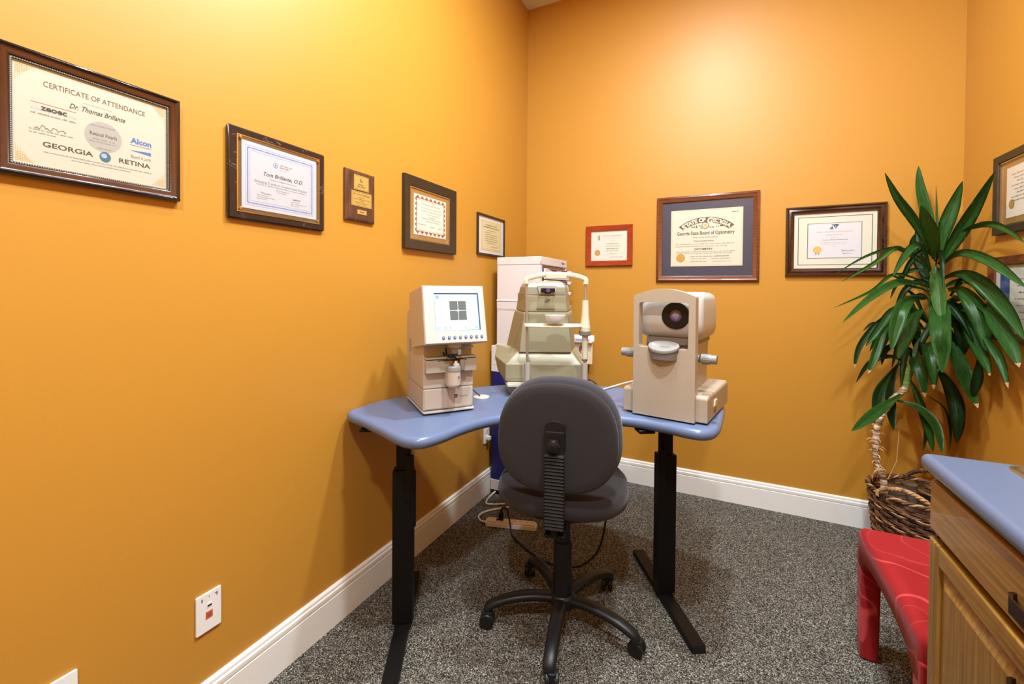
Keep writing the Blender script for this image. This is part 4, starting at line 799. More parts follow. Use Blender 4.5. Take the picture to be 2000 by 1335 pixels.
# ------------------------------------------------------------------ machine on the right wing
m3 = thing('eye_tester', 'taupe eye-testing machine with round black lens behind arched face plate, right wing of table', 'optical instrument', (1.027, -1.293, T0+.0008), -10)
mb = MB(); mb.box(.015, .31, .01, .38, 0, .006, 'black_plastic'); mb.build('rubber_foot', m3)
mb = MB(); mb.merge(solid([qs(0, .325, -.0, .325, 0, .40, .006), qs(.0, .325, 0, .325, 0, .40, .094), qs(.004, .321, .006, .319, .006, .39, .104)], 'm3', .004), 'm3')
mb.box(.3245, .3262, .10, .155, .045, .075, 'm3'); base3 = mb.build('base', m3)
mb = MB(); mb.poly([(.10, .05), (.15, .046), (.15, .072), (.11, .075)], .325, .330, 'ivory', .002, 1, 'x'); mb.box(.3255, .3275, .115, .135, .022, .034, 'dgrey_pl'); mb.build('side_socket', base3)
# face plate: outer loop, with window hole
def arc(cx, cz, r, a0, a1, n=6): return [(cx+r*math.cos(R(a0+(a1-a0)*k/n)), cz+r*math.sin(R(a0+(a1-a0)*k/n))) for k in range(n+1)]
outer = [(.048, .006), (.284, .006), (.284, .462)] + arc(.276, .472, .008, 0, 60, 3)
NT = 14
top = [(.276-(.276-.056)*k/NT, .480+.026*math.sin(math.pi*k/NT)**.9) for k in range(1, NT)]
outer += top + arc(.056, .472, .008, 120, 180, 3) + [(.048, .462)]
inner = arc(.080, .286, .010, 180, 270, 3) + [(.112, .276), (.112, .262)] + [(.112+.112*k/8, .262-.018*math.sin(math.pi*k/8)) for k in range(1, 8)] + [(.224, .262), (.224, .276)] + arc(.248, .286, .010, 270, 360, 3) + arc(.248, .441, .012, 0, 90, 4) + arc(.082, .441, .012, 90, 180, 4)
def plate_with_hole(mb, outer, inner, y0, y1, m, bev=.004):
    t = bmesh.new()
    for y in (y0,):
        vo = [t.verts.new((a, y, b)) for a, b in outer]; vi = [t.verts.new((a, y, b)) for a, b in inner]
        eo = [t.edges.new((vo[i], vo[(i+1) % len(vo)])) for i in range(len(vo))]; ei = [t.edges.new((vi[i], vi[(i+1) % len(vi)])) for i in range(len(vi))]
        bmesh.ops.triangle_fill(t, edges=eo+ei, use_beauty=True)
    r = bmesh.ops.extrude_face_region(t, geom=t.faces[:]); vv = [g for g in r['geom'] if isinstance(g, bmesh.types.BMVert)]
    bmesh.ops.translate(t, verts=vv, vec=(0, y1-y0, 0)); bmesh.ops.recalc_face_normals(t, faces=t.faces)
    es = [e for e in t.edges if e.calc_face_angle(0) > R(60)]
    bmesh.ops.bevel(t, geom=es, offset=bev, segments=3, profile=.5, affect='EDGES', clamp_overlap=True); mb.merge(t, m)
mb = MB(); plate_with_hole(mb, outer, inner, -.022, .022, 'm3', .0035)
def stroke(P_, w_, m_):
    for (a, b), (c, d) in zip(P_, P_[1:]):
        t_ = Vector((c-a, d-b)).normalized(); nx_, nz_ = -t_.y*w_, t_.x*w_
        mb.add([(a-nx_, -.0224, b-nz_), (c-nx_, -.0224, d-nz_), (c+nx_, -.0224, d+nz_), (a+nx_, -.0224, b+nz_)], [(0, 1, 2, 3)], m_, False)
stroke([(.163+.009*math.cos(R(a)), .203+.0075*math.sin(R(a))) for a in range(20, 381, 24)], .0005, 'taupe_pl'); stroke([(.141, .212), (.150, .2105), (.156, .205), (.162, .1985)], .0009, 'taupe_pl'); stroke([(.143, .198), (.150, .203), (.156, .207)], .0005, 'taupe_pl')
mb.build('face_plate', m3, sharp=50)
mb = MB(); mb.merge(solid([qs(.075, .262, .080, .250, .07, .33, .10), qs(.070, .268, .075, .258, .06, .33, .30)], 'm3', .006), 'm3'); mb.merge(solid([qs(.080, .268, .080, .262, .045, .33, .285), qs(.080, .268, .080, .262, .045, .33, .312)], 'm3', .003), 'taupe_pl'); mb.build('column', m3)
# rounded head
def rr_ring(x0, x1, y0, y1, z, r, n=5):
    P = []
    for cx, cy, a in ((x1-r, y1-r, 0), (x0+r, y1-r, 90), (x0+r, y0+r, 180), (x1-r, y0+r, 270)):
        for k in range(n+1): t = R(a+90*k/n); P.append((cx+r*math.cos(t), cy+r*math.sin(t), z))
    return P
mb = MB(); HR = [(.085, .245, .10, .30, .300), (.062, .270, .075, .325, .304), (.048, .285, .050, .335, .318), (.043, .292, .035, .338, .340), (.043, .293, .032, .338, .37), (.044, .292, .040, .338, .42), (.046, .290, .048, .336, .462), (.052, .285, .056, .33, .479), (.064, .273, .070, .318, .489), (.09, .25, .10, .29, .494)]
mb.loft([rr_ring(a, b, c, d, z, min(.045, (b-a)*.25)) for a, b, c, d, z in HR], 'm3h'); hd3 = mb.build('head', m3, sharp=70)
mb = MB(); mb.lathe([(.018, .0), (.052, .0), (.0535, .006), (.0525, .012), (.049, .0135), (.024, .012), (.022, .006), (.019, .006), (.018, .0)], (.197, .040, .401), 'black_plastic', 48, 'y'); ln = mb.build('lens_ring', hd3)
mb = MB(); mb.lathe([(0, .004), (.023, .004), (.0225, .007), (0, .008)], (.197, .040, .401), 'lens', 36, 'y'); mb.lathe([(0, .0075), (.015, .0078), (.011, .011), (0, .012)], (.197, .040, .401), 'lens_core', 28, 'y'); mb.build('lens', ln)
# knobs
for xa, xb in ((-.030, .022), (.300, .352)):
    mb = MB(); mb.cyl((min(xa, xb)+.006, .045, .240), (max(xa, xb)-.006, .045, .240), .017, 'grey_pl', 28)
    e = -1 if xa < 0 else 1; xe = xa if xa < 0 else xb
    mb.lathe([(0, 0), (.019, 0), (.0195, .005), (.0195, .030), (.016, .037), (0, .038)] if e > 0 else [(0, 0), (.019, 0), (.0195, -.005), (.0195, -.030), (.016, -.037), (0, -.038)], (.292 if e > 0 else .028, .045, .240), 'grey_pl', 28, 'x')
    x_c = .292+.017 if e > 0 else .028-.017
    for k in range(20):
        a = 2*math.pi*k/20; mb.box(x_c-.012, x_c+.012, .045+.0192*math.cos(a)-.0009, .045+.0192*math.cos(a)+.0009, .240+.0192*math.sin(a)-.0009, .240+.0192*math.sin(a)+.0009, 'grey_pl')
    mb.cyl((.286 if e > 0 else .034, .045, .240), (.250 if e > 0 else .075, .045, .240), .014, 'dgrey_pl', 20); mb.build('knob', m3)
mb = MB(); NA = 12
def lens_pt(f, s_, dz=0.):   # f in 0..2: front arc left->right, then back arc right->left
    t = f if f <= 1 else 2-f; x = .168-.058*s_*math.cos(math.pi*t); k = math.sin(math.pi*t)
    y, z = (-.020-.036*k*s_, .289-.020*k*s_) if f <= 1 else (-.020+.018*k*s_, .289+.013*k*s_)
    return (x, y, z+dz)
fs_ = [k/NA for k in range(NA)]+[1+k/NA for k in range(NA)]
body = [lens_pt(f, .94, -.006) for f in fs_]; low = [(.168+(p[0]-.168)*.93, min(p[1]*.95, -.002), .234) for p in body]
mb.loft([low, body], 'dgrey_pl')
mb.loft([[lens_pt(f, 1.0, -.010) for f in fs_], [lens_pt(f, 1.03, -.004) for f in fs_], [lens_pt(f, 1.0, .001) for f in fs_], [lens_pt(f, .88, .0015) for f in fs_], [lens_pt(f, .80, -.003) for f in fs_], [lens_pt(f, .4, -.005) for f in fs_], [lens_pt(f, .06, -.0055) for f in fs_]], 'grey_pl'); mb.build('chin_cup', m3)

# ------------------------------------------------------------------ contact lens tower in the corner
tw = thing('storage_tower', 'white and blue contact lens dispenser tower standing in the corner behind the table', 'storage tower', (.02, -.60, 0))
mb = MB(); mb.box(.012, .36, .012, .49, 0, .028, 'black_plastic'); mb.rbox(0, .372, 0, .50, .028, .097, .006, 'tower_w', 'z', .003, 2); mb.build('base', tw)
mb = MB(); mb.rbox(.003, .369, .003, .497, .097, .809, .005, 'tower_b', 'z'); mb.build('lower_cabinet', tw)
mb = MB(); mb.rbox(.0, .372, .0, .50, .809, .980, .006, 'tower_w', 'z', .004, 2); mb.box(.008, .364, -.0012, .001, .86, .862, 'tower_w'); mb.box(.03, .033, -.0015, .001, .885, .897, 'ink_g'); mb.build('white_band', tw)
for nm, z0, z1 in (('lower', .980, 1.271), ('upper', 1.271, 1.558)):
    mb = MB(); X0, X1, Y0_, Y1_ = .042, .350, .0, .495
    mb.rbox(X0, X1-.03, Y0_+.002, Y1_-.002, z0+.002, z1-(.002 if nm == 'lower' else .0), .004, 'tower_w', 'z')
    mb.box(X0-.003, X1, Y0_-.003, Y1_+.003, z0, z0+.012, 'tower_w', .002, 1)
    mb.box(X0-.0015, X1, Y0_-.0015, Y1_, z1-.05, z1, 'tower_w', .003, 1); mb.box(X0+.001, X1-.003, Y0_+.001, Y0_+.030, z0+.002, z1-.004, 'tower_w'); mb.box(X0+.001, X1-.003, Y1_-.014, Y1_-.002, z0+.002, z1-.004, 'tower_w')
    if nm == 'lower': mb.box(X0-.001, X1, Y0_-.001, Y0_+.01, z1-.055, z1-.049, 'tower_w', .002, 1)
    ca = mb.build('storage_module', tw)
    if nm == 'upper':
        mb = MB(); mb.x = Matrix.Translation((X1+.0006, 0, 0)) @ Matrix.Rotation(R(90), 4, 'Z')
        text(mb, 'Alcon', .41, z1-.022, .014, -.0004, 'navy_ink', .062, bold=.03); mb.build('logo', ca)
zs = {'a': 1.462, 'b': 1.388, 'c': 1.314, 'd': 1.215, 'e': 1.140, 'f': 1.066}
for k, z in zs.items():
    d = MB(); d.box(.335, .372, .014, .483, z-.003, z+.000, 'tower_w'); d.box(.322, .324, .016, .48, z, z+.055, 'mat_gold')
    d.box(.360, .372, .024, .483, z-.045, z+.022, 'tower_w', .001, 1); d.box(.372, .392, .455, .483, z-.001, z+.021, 'tower_w', .001, 1)
    for q in range(9): d.box(.326, .360, .03+.05*q, .066+.05*q, z, z+.018, 'tower_w' if q % 3 else 'navy_ink')
    dr = d.build('drawer', tw)
    d = MB(); d.x = Matrix.Translation((.3725, 0, 0)) @ Matrix.Rotation(R(90), 4, 'Z')
    d.add([(.07, -.0003, z+.021), (.20, -.0003, z+.000), (.44, -.0003, z+.000), (.44, -.0003, z+.021)], [(0, 1, 2, 3)], 'purple', False)
    text(d, 'FOCUS', .27, z+.011, .009, -.0006, 'tower_w', .085, bold=.03); text(d, 'DAILIES', .375, z+.011, .010, -.0006, 'ink_r', .085)
    d.build('label', dr)
    d = MB(); d.box(.3925, .3935, .457, .481, z+.001, z+.019, 'tower_w'); d.box(.3935, .3942, .462, .475, z+.004, z+.012, 'purple'); d.build('tag', dr)
mb = MB(); mb.box(.35, .56, .43, .49, .985, .993, 'white_pl', .002, 1); mb.box(.35, .56, .488, .490, .99, 1.03, 'white_pl'); mb.box(.42, .56, .428, .431, .985, 1.012, 'white_pl'); mb.quad(.44, .54, .99, 1.008, .4275, 'ink_bl'); mb.quad(.49, .53, .992, 1.004, .4272, 'ink_o'); lt = mb.build('literature_tray', tw)
mb = MB(); mb.box(.368, .555, .462, .466, .83, .975, 'ivory', .001, 1); mb.disc(.49, .93, .035, .4615, 'ink_rb', 24); mb.disc(.50, .915, .026, .4612, 'ivory', 24); mb.disc(.49, .945, .014, .4610, 'ink', 18); mb.disc(.50, .86, .02, .4612, 'ink', 16); mb.build('brochure', tw)

# ------------------------------------------------------------------ swivel chair
ch = thing('swivel_chair', 'charcoal fabric swivel chair with ribbed black back support and five-star base', 'office chair', (.82, -1.44, 0), 12.5)
def pad(cx, cy, cz, w, h, d, m, ax, n=36, e=2.6, top=1., rim=.35):
    """soft cushion: superellipse outline w x h, thickness d along the ax axis"""
    mb = MB(); rings = []
    prof = [(.0, -1), (.80, -1), (.93, -.86), (.985, -.5), (1., 0), (.985, .5), (.93, .86), (.80, 1), (0, 1)]
    prof = [(.02, -1.0)]+prof[1:-1]+[(.02, 1.0)]
    for s_, q in prof:
        ring = []
        for k in range(n):
            a = 2*math.pi*k/n; c, s2 = math.cos(a), math.sin(a)
            u = math.copysign(abs(c)**(2/e), c)*w/2*s_; v = math.copysign(abs(s2)**(2/e), s2)*h/2*s_
            u *= 1+(top-1)*(v/h+.5)
            t = q*d/2
            if ax == 'y': ring.append((cx+u, cy+t, cz+v))
            else: ring.append((cx+u, cy+v, cz+t))
        rings.append(ring)
    mb.loft(rings, m); return mb
# seat
sb = pad(0, .0, .565, .515, .475, .085, 'fabric', 'z'); seat = sb.build('seat', ch, sharp=80)
mb = MB(); mb.lathe([(0, .505), (.16, .505), (.2, .515), (.235, .53), (0, .53)], (0, 0, 0), 'black_plastic', 40); mb.build('seat_pan', ch)
mb = MB(); mb.box(-.06, .06, -.09, .10, .478, .507, 'black_plastic', .006, 2); mb.box(-.035, .035, -.262, .0, .486, .498, 'black_metal', .003, 1); mb.box(.10, .24, -.01, .006, .488, .494, 'black_metal'); mb.build('seat_mechanism', ch)
# backrest: cushion on the far side, shell on the near side
def back(w, h, d, y, z, m, e=2.45):
    mb = pad(0, 0, 0, w, h, d, m, 'y', 48, e, .93)
    for v in mb.bm.verts:
        v.co.y += .16*(v.co.x**2)*4*.25 + .20*max(0, v.co.z)**2*0; v.co.y += .05*v.co.z   # wraps round the sitter, leans back a little
        v.co.y = v.co.y; v.co += Vector((.010 if m == 'fabric_lit' else 0, y, z))
    return mb
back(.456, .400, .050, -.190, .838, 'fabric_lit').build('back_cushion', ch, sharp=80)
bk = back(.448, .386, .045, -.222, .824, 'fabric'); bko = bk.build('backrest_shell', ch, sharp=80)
# piping round the shell
P = []
for k in range(64):
    a = 2*math.pi*k/64; c, s2 = math.cos(a), math.sin(a); u = math.copysign(abs(c)**(2/2.45), c)*.449/2; v = math.copysign(abs(s2)**(2/2.45), s2)*.388/2; u *= 1-.07*(v/.386+.5)
    P.append((u, -.2035+.16*u*u+.05*v, .824+v))
mb = MB(); mb.tube(P+P[:1], .0032, 'fabric_lit', 6, False); mb.build('piping', bko, sharp=80)
# J-bar with bellows
mb = MB(); mb.rbox(-.034, .034, -.272, -.248, .52, .86, .008, 'black_plastic', 'z', .003, 2); mb.tube(crv([(0, -.262, .54), (0, -.262, .505), (0, -.235, .490), (0, -.15, .488)], 4), .012, 'black_metal', 10); jb = mb.build('back_support', ch)
mb = MB(); rings = []
for k in range(22*4+1):
    z = .525+(.785-.525)*k/88; q = (0, .5, 1, .5)[k % 4]; a, b = .031+.0045*q, .016+.0045*q
    ring = []
    for cx, cy, a0 in ((a-.006, b-.006, 0), (-a+.006, b-.006, 90), (-a+.006, -b+.006, 180), (a-.006, -b+.006, 270)):
        for j in range(3): t = R(a0+45*j); ring.append((cx+.006*math.cos(t), -.268+cy+.006*math.sin(t), z))
    rings.append(ring)
mb.loft(rings, 'ribbed'); mb.build('ribbed_cover', jb, sharp=25)
mb = MB(); mb.lathe([(0, 0), (.014, 0), (.014, .012), (.020, .015), (.0215, .022), (.0205, .030), (.015, .034), (0, .035)], (0, -.270, .820), 'black_plastic', 24, 'y')
for k in range(6): a = R(60*k); mb.lathe([(0, .014), (.005, .015), (.005, .031), (0, .032)], (.018*math.cos(a), -.270, .820+.018*math.sin(a)), 'black_plastic', 10, 'y')
mb.build('adjustment_knob', jb)
mb = MB(); P = [(.036*math.cos(R(a)), .875+.02*math.sin(R(a)) if True else 0) for a in range(0, 181, 20)]; mb.poly([(-.036, .80), (.036, .80)]+P[0:], -.262, -.244, 'black_plastic', .003, 2, 'y'); mb.build('bracket', jb)
# column and base
mb = MB(); mb.lathe([(0, .09), (.040, .09), (.040, .20), (.037, .205), (.037, .335), (.031, .34), (.031, .41), (.027, .415), (.027, .486), (0, .486)], (0, 0, 0), 'black_plastic', 32); mb.build('gas_lift', ch)
mb = MB(); mb.lathe([(0, .072), (.045, .072), (.052, .085), (.052, .118), (.043, .126), (0, .126)], (0, 0, 0), 'black_plastic', 32); mb.build('hub', ch)
A = [-79-12.5+72*k for k in range(5)]
for k, a in enumerate(A):
    ca, sa = math.cos(R(a)), math.sin(R(a))
    mb = MB(); P = crv([(.035, 0, .104), (.12, 0, .112), (.21, 0, .104), (.275, 0, .086), (.300, 0, .070), (.302, 0, .052)], 5); rings = []
    for i, p in enumerate(P):
        t = (P[min(i+1, len(P)-1)]-P[max(i-1, 0)]).normalized(); nn = Vector((-t.z, 0, t.x)); f = i/(len(P)-1); wd = .027-.006*f; th = .017-.002*f
        ring = []
        for j in range(12):
            b = 2*math.pi*j/12; q = p+nn*(math.copysign(abs(math.cos(b))**.8, math.cos(b))*th)+Vector((0, 1, 0))*(math.copysign(abs(math.sin(b))**.8, math.sin(b))*wd)
            ring.append((q.x*ca-q.y*sa, q.x*sa+q.y*ca, q.z))
        rings.append(ring)
    mb.loft(rings, 'black_plastic'); lg = mb.build('base_leg', ch, sharp=60)
    mb = MB(); mb.x = Matrix.Translation((.302*ca, .302*sa, 0)) @ Matrix.Rotation(R(a+[100, 85, 130, 60, 80][k]), 4, 'Z')
    for s_ in (-1, 1): mb.lathe([(0, .004), (.020, .005), (.0285, .009), (.0290, .020), (.026, .0235), (0, .024)] if s_ > 0 else [(0, -.004), (.020, -.005), (.0285, -.009), (.0290, -.020), (.026, -.0235), (0, -.024)], (0.010, 0, .0292), 'black_plastic', 28, 'x')
    mb.x = Matrix.Translation((.302*ca, .302*sa, 0)) @ Matrix.Rotation(R(a+[100, 85, 130, 60, 80][k]), 4, 'Z')
    mb.rbox(-.006, .026, -.022, .022, .030, .062, .010, 'black_plastic', 'z', .004, 2); mb.cyl((0.005, 0, .04), (0.0, 0, .075), .008, 'black_plastic', 12); mb.build('caster', lg)

# ------------------------------------------------------------------ red stool
st = thing('upholstered_stool', 'red swirl-patterned upholstered stool between the cabinet and the wicker basket', 'stool', (1.86, -1.655, 0))
SW, SD, SH = .56, .595, .472
def seat_ring(d, zf):
    P = []; r = .024
    for (cx, cy, a0), (nx, ny) in zip(((SW-r, SD-r, 0), (r, SD-r, 90), (r, r, 180), (SW-r, r, 270)), ((-1, 0), (0, -1), (1, 0), (0, 1))):
        for k in range(5):
            a = R(a0+22.5*k); q = r-min(d, r*.9); P.append((cx+q*math.cos(a)-math.copysign(max(0, d-r*.9), cx-SW/2), cy+q*math.sin(a)-math.copysign(max(0, d-r*.9), cy-SD/2), 0.))
        L = (SW if nx else SD)-2*r; x0, y0, _ = P[-1]
        dd = max(0, d-r*.9); L2 = L-2*dd
        for k in range(1, 16): P.append((x0+nx*L2*k/16, y0+ny*L2*k/16, math.sin(math.pi*k/16)**.5 if 1 < k < 15 else 0.))
    return [(x, y, zf(w)) for x, y, w in P]
arch = lambda w: .335+.055*w
mb = MB(); rings = [seat_ring(.050, lambda w: .40), seat_ring(.050, arch), seat_ring(.006, arch), seat_ring(.0, lambda w: arch(w)+.006)]
for k in range(7): a = R(90*k/6); rings.append(seat_ring(.030*(1-math.cos(a)), lambda w, a=a: SH-.030+.030*math.sin(a)))
mb.loft(rings, 'red')
mb.build('seat', st, sharp=50, wn=False)
for lx in (0, 1):
    for ly in (0, 1):
        x0 = 0 if lx == 0 else SW-.062; y0 = 0 if ly == 0 else SD-.062
        mb = MB(); w_ = .062; a = .004
        V = [(x0+a, y0+a, 0), (x0+w_-a, y0+a, 0), (x0+w_-a, y0+w_-a, 0), (x0+a, y0+w_-a, 0)]; U = [(x0, y0, .40), (x0+w_, y0, .40), (x0+w_, y0+w_, .40), (x0, y0+w_, .40)]
        mb.merge(solid([V, U], 'red', .009, 3), 'red'); mb.build('leg', st)

# ------------------------------------------------------------------ oak cabinet and blue counter
CX, CY0, CY1, CT = 1.865, -1.692, -3.35, .95
cb = thing('base_cabinet', 'oak base cabinet with drawer and raised panel door along the right wall', 'cabinet', (CX, CY0, 0))
mb = MB()
mb.box(.008, .027, CY1-CY0, 0, .10, CT-.043, 'oak_v'); mb.box(.008, W-CX-.003, -.019, 0, .0, CT-.043, 'oak_v', .001, 1); mb.box(.07, .085, CY1-CY0, -.02, 0, .10, 'oak'); mb.box(W-CX-.015, W-CX-.003, CY1-CY0, -.02, .10, CT-.043, 'oak_v'); mb.box(.027, W-CX-.015, CY1-CY0, -.02, .10, .118, 'oak')
mb.box(.027, W-CX-.015, CY1-CY0, CY1-CY0+.019, .10, CT-.043, 'oak_v')
mb.build('body', cb)
def bevel_front(mb, y0, y1, z0, z1, m, th=.019, b=.010):
    # slab in the YZ plane, front at local x=-.011, sloped edges
    O = [(0.008, y, z) for y, z in ((y0, z0), (y1, z0), (y1, z1), (y0, z1))]; I = [(0.008-th+.008, y, z) for y, z in ((y0, z0), (y1, z0), (y1, z1), (y0, z1))]; J = [(.008-th, y, z) for y, z in ((y0+b, z0+b), (y1-b, z0+b), (y1-b, z1-b), (y0+b, z1-b))]
    mb.merge(solid([O, I, J], m, .0015, 1), m)
def pull(par, y, z, vert=False):
    mb = MB(); P = [(-.050, .0), (-.044, .009), (-.024, .017), (.024, .017), (.044, .009), (.050, .0)]; rings = []
    for s_, d in P:
        w_ = .011+.005*(1-abs(s_)/.048); t = .004
        if not vert: rings.append([(-.011-d-t, y+s_, z-w_), (-.011-d+t*.5, y+s_, z-w_*.8), (-.011-d+t*.5, y+s_, z+w_*.8), (-.011-d-t, y+s_, z+w_)])
        else: rings.append([(-.011-d-t, y-w_, z+s_), (-.011-d+t*.5, y-w_*.8, z+s_), (-.011-d+t*.5, y+w_*.8, z+s_), (-.011-d-t, y+w_, z+s_)])
    mb.loft(rings, 'bronze')
    o = mb.build('handle', par, sharp=15); return o
y = -.018; k = 0
for a, b in ((.012, .74), (.76, 1.50)):
    mb = MB(); bevel_front(mb, -b, -a, .775, .897, 'oak', b=.004); dr = mb.build('drawer', cb); pull(dr, -.412 if k == 0 else -(a+b)/2, .825)
    k += 1
for i, (a, b) in enumerate(((.012, .50), (.510, .74), (.76, 1.12), (1.13, 1.50))):
    mb = MB(); z0, z1 = .115, .757; y0, y1 = -b, -a; sw_ = .050
    for (c, d, e, f, mm) in ((y0, y0+sw_, z0, z1, 'oak_v'), (y1-sw_, y1, z0, z1, 'oak_v'), (y0+sw_, y1-sw_, z1-sw_, z1, 'oak'), (y0+sw_, y1-sw_, z0, z0+sw_, 'oak')):
        mb.poly([(c, e), (d, e), (d, f), (c, f)], .008, -.011, mm, .006, 3, 'x')
    mb.poly([(y0+sw_, z0+sw_), (y1-sw_, z0+sw_), (y1-sw_, z1-sw_), (y0+sw_, z1-sw_)], .006, -.002, 'oak_v', 0, 1, 'x')
    O = [(-.002, yy, zz) for yy, zz in ((y0+sw_+.006, z0+sw_+.006), (y1-sw_-.006, z0+sw_+.006), (y1-sw_-.006, z1-sw_-.006), (y0+sw_+.006, z1-sw_-.006))]
    I = [(-.010, yy, zz) for yy, zz in ((y0+sw_+.034, z0+sw_+.034), (y1-sw_-.034, z0+sw_+.034), (y1-sw_-.034, z1-sw_-.034), (y0+sw_+.034, z1-sw_-.034))]
    mb.merge(solid([O, I], 'oak_v', 0), 'oak_v')
    dd = mb.build('door', cb, sharp=8); pull(dd, -.412 if i == 0 else -(a+b)/2, .677)
ct = thing('countertop', 'blue laminate countertop with rounded front edge on the oak cabinet', 'countertop', (1.843, -1.669, CT))
X1 = W-1.843-.002; Yn = CY1+1.669-.02; sx0, sx1_, sy0, sy1 = .152, .575, -.50, -.045
t = bmesh.new(); th = .040
O = [(0, Yn), (X1, Yn), (X1, 0), (0, 0)]; I = [(sx0, sy0), (sx1_, sy0), (sx1_, sy1), (sx0, sy1)]
vv = {}
for nm, L2, z in (('ot', O, 0), ('it', I, 0), ('ob', O, -th), ('ib', I, -th)): vv[nm] = [t.verts.new((a, b, z)) for a, b in L2]
for k in range(4):
    j = (k+1) % 4
    for a, b in (('ot', 'it'), ('it', 'ib'), ('ib', 'ob'), ('ob', 'ot')): t.faces.new((vv[a][k], vv[a][j], vv[b][j], vv[b][k]))
bmesh.ops.recalc_face_normals(t, faces=t.faces)
es = [e for e in t.edges if all(v.co.x < 1e-5 for v in e.verts) and abs(e.verts[0].co.z-e.verts[1].co.z) < 1e-5]
es += [e for e in t.edges if all(v.co.y > -1e-5 for v in e.verts) and abs(e.verts[0].co.z-e.verts[1].co.z) < 1e-5]
es += [e for e in t.edges if all(abs(v.co.x) < 1e-5 and v.co.y > -1e-5 for v in e.verts)]
bmesh.ops.bevel(t, geom=list(set(es)), offset=.017, segments=5, profile=.5, affect='EDGES', clamp_overlap=True)
mb = MB(); mb.merge(t, 'laminate_dim'); mb.build('slab', ct, sharp=60)
sk = thing('inset_sink', 'stainless sink with shiny brassy rim let into the blue countertop', 'sink', (1.843, -1.669, CT))
mb = MB(); rg = []
for o_, z in ((-.012, .001), (-.012, .004), (-.006, .0065), (.002, .005), (.006, .001), (.012, -.02), (.030, -.125), (.06, -.14), (.14, -.145)):
    x0, x1, y0, y1 = sx0+o_+.002, sx1_-o_-.002, sy0+o_+.002, sy1-o_-.002; rg.append([(p[0], p[1], z) for p in rr_ring(x0, x1, y0, y1, 0, .03)])
mb.loft(rg, 'steel', caps=False); mb.add(rg[-1], [tuple(range(len(rg[-1])))], 'steel'); mb.build('basin', sk, sharp=60)
mb = MB(); 
rg = [[(p[0], p[1], z) for p in rr_ring(sx0+o_, sx1_-o_, sy0+o_, sy1-o_, 0, .03)] for o_, z in ((-.014, .0005), (-.013, .0045), (-.0095, .0045), (-.009, .002))]
mb.loft(rg, 'brass_rim', caps=False); mb.build('rim', sk, sharp=60)

# ------------------------------------------------------------------ wicker basket
BX, BY, BH = 2.285, -.275, .355
bs = thing('wicker_basket', 'dark woven willow basket with rope handles holding the plant by the back wall', 'basket', (BX, BY, 0))
def brad(z): return .165+.035*(z/BH)
mb = MB(); rows = 18; NS = 26; step = (BH-.03)/rows
for r_ in range(rows):
    for dbl in (0, 1, 2):
        z = .012+step*(r_+.22+.27*dbl); ph = math.pi*(r_ % 2)
        P = []
        NN = NS*3
        for k in range(NN):
            a = 2*math.pi*k/NN; wv = math.sin(a*NS/2*1.0+ph); rr = brad(z)+.0065*wv; jit = random.uniform(-.0008, .0008)
            P.append((rr*math.cos(a), rr*math.sin(a), z+jit+.003*math.sin(a*NS/2+ph+1.2)))
        P += P[:1]
        mb.tube(P, .0036 if dbl != 1 else .0042, 'wick' if (r_+dbl) % 4 else 'wick_l', 5, False)
bo = mb.build('woven_wall', bs, sharp=80)
mb = MB()
for k in range(NS//2*2):
    a = 2*math.pi*(k+.5)/NS; mb.tube([(brad(z)*math.cos(a), brad(z)*math.sin(a), z) for z in (.003, .12, .24, BH-.01)], .0036, 'wick', 6)
mb.lathe([(0, 0), (.158, 0), (.160, .008), (.155, .012), (0, .012)], (0, 0, 0), 'wick', 40); mb.build('stakes', bs)
mb = MB()
for q in range(3):
    P = []
    for k in range(97):
        a = 2*math.pi*k/96; b = a*16+q*2*math.pi/3; rr = brad(BH)+.007*math.cos(b); P.append((rr*math.cos(a), rr*math.sin(a), BH-.004+.007*math.sin(b)))
    mb.tube(P, .0058, 'wick' if q else 'wick_l', 6, False)
mb.build('rim', bs, sharp=80)
def handle(a0, a1, hh, lean, m_):
    mb = MB()
    for q in range(3):
        P = []
        for k in range(41):
            f = k/40; a = R(a0+(a1-a0)*f); up = math.sin(math.pi*f)**.75; rr = brad(BH)+lean*up; b = f*math.pi*9+q*2*math.pi/3
            P.append((rr*math.cos(a)+.006*math.cos(b)*math.cos(a), rr*math.sin(a)+.006*math.cos(b)*math.sin(a), BH+hh*up+.006*math.sin(b)))
        mb.tube(P, .0062, m_, 6)
    for a_ in (a0, a1):
        a = R(a_)
        for q in range(3): mb.tube([((brad(BH)+.012)*math.cos(a+.03*q), (brad(BH)+.012)*math.sin(a+.03*q), BH-.02), ((brad(BH)+.013)*math.cos(a+.03*q), (brad(BH)+.013)*math.sin(a+.03*q), BH+.008), ((brad(BH)-.008)*math.cos(a+.03*q), (brad(BH)-.008)*math.sin(a+.03*q), BH+.012)], .003, 'wick_l', 5)
    mb.build('handle', bs, sharp=80)
handle(205, 268, .045, -.02, 'wick_l'); handle(25, 88, .060, .004, 'wick')
mb = MB(); mb.lathe([(.150, .014), (.155, .10), (.172, .29), (.170, .29), (.15, .10), (.14, .02)], (0, 0, 0), 'black_plastic', 40); mb.build('liner', bs)

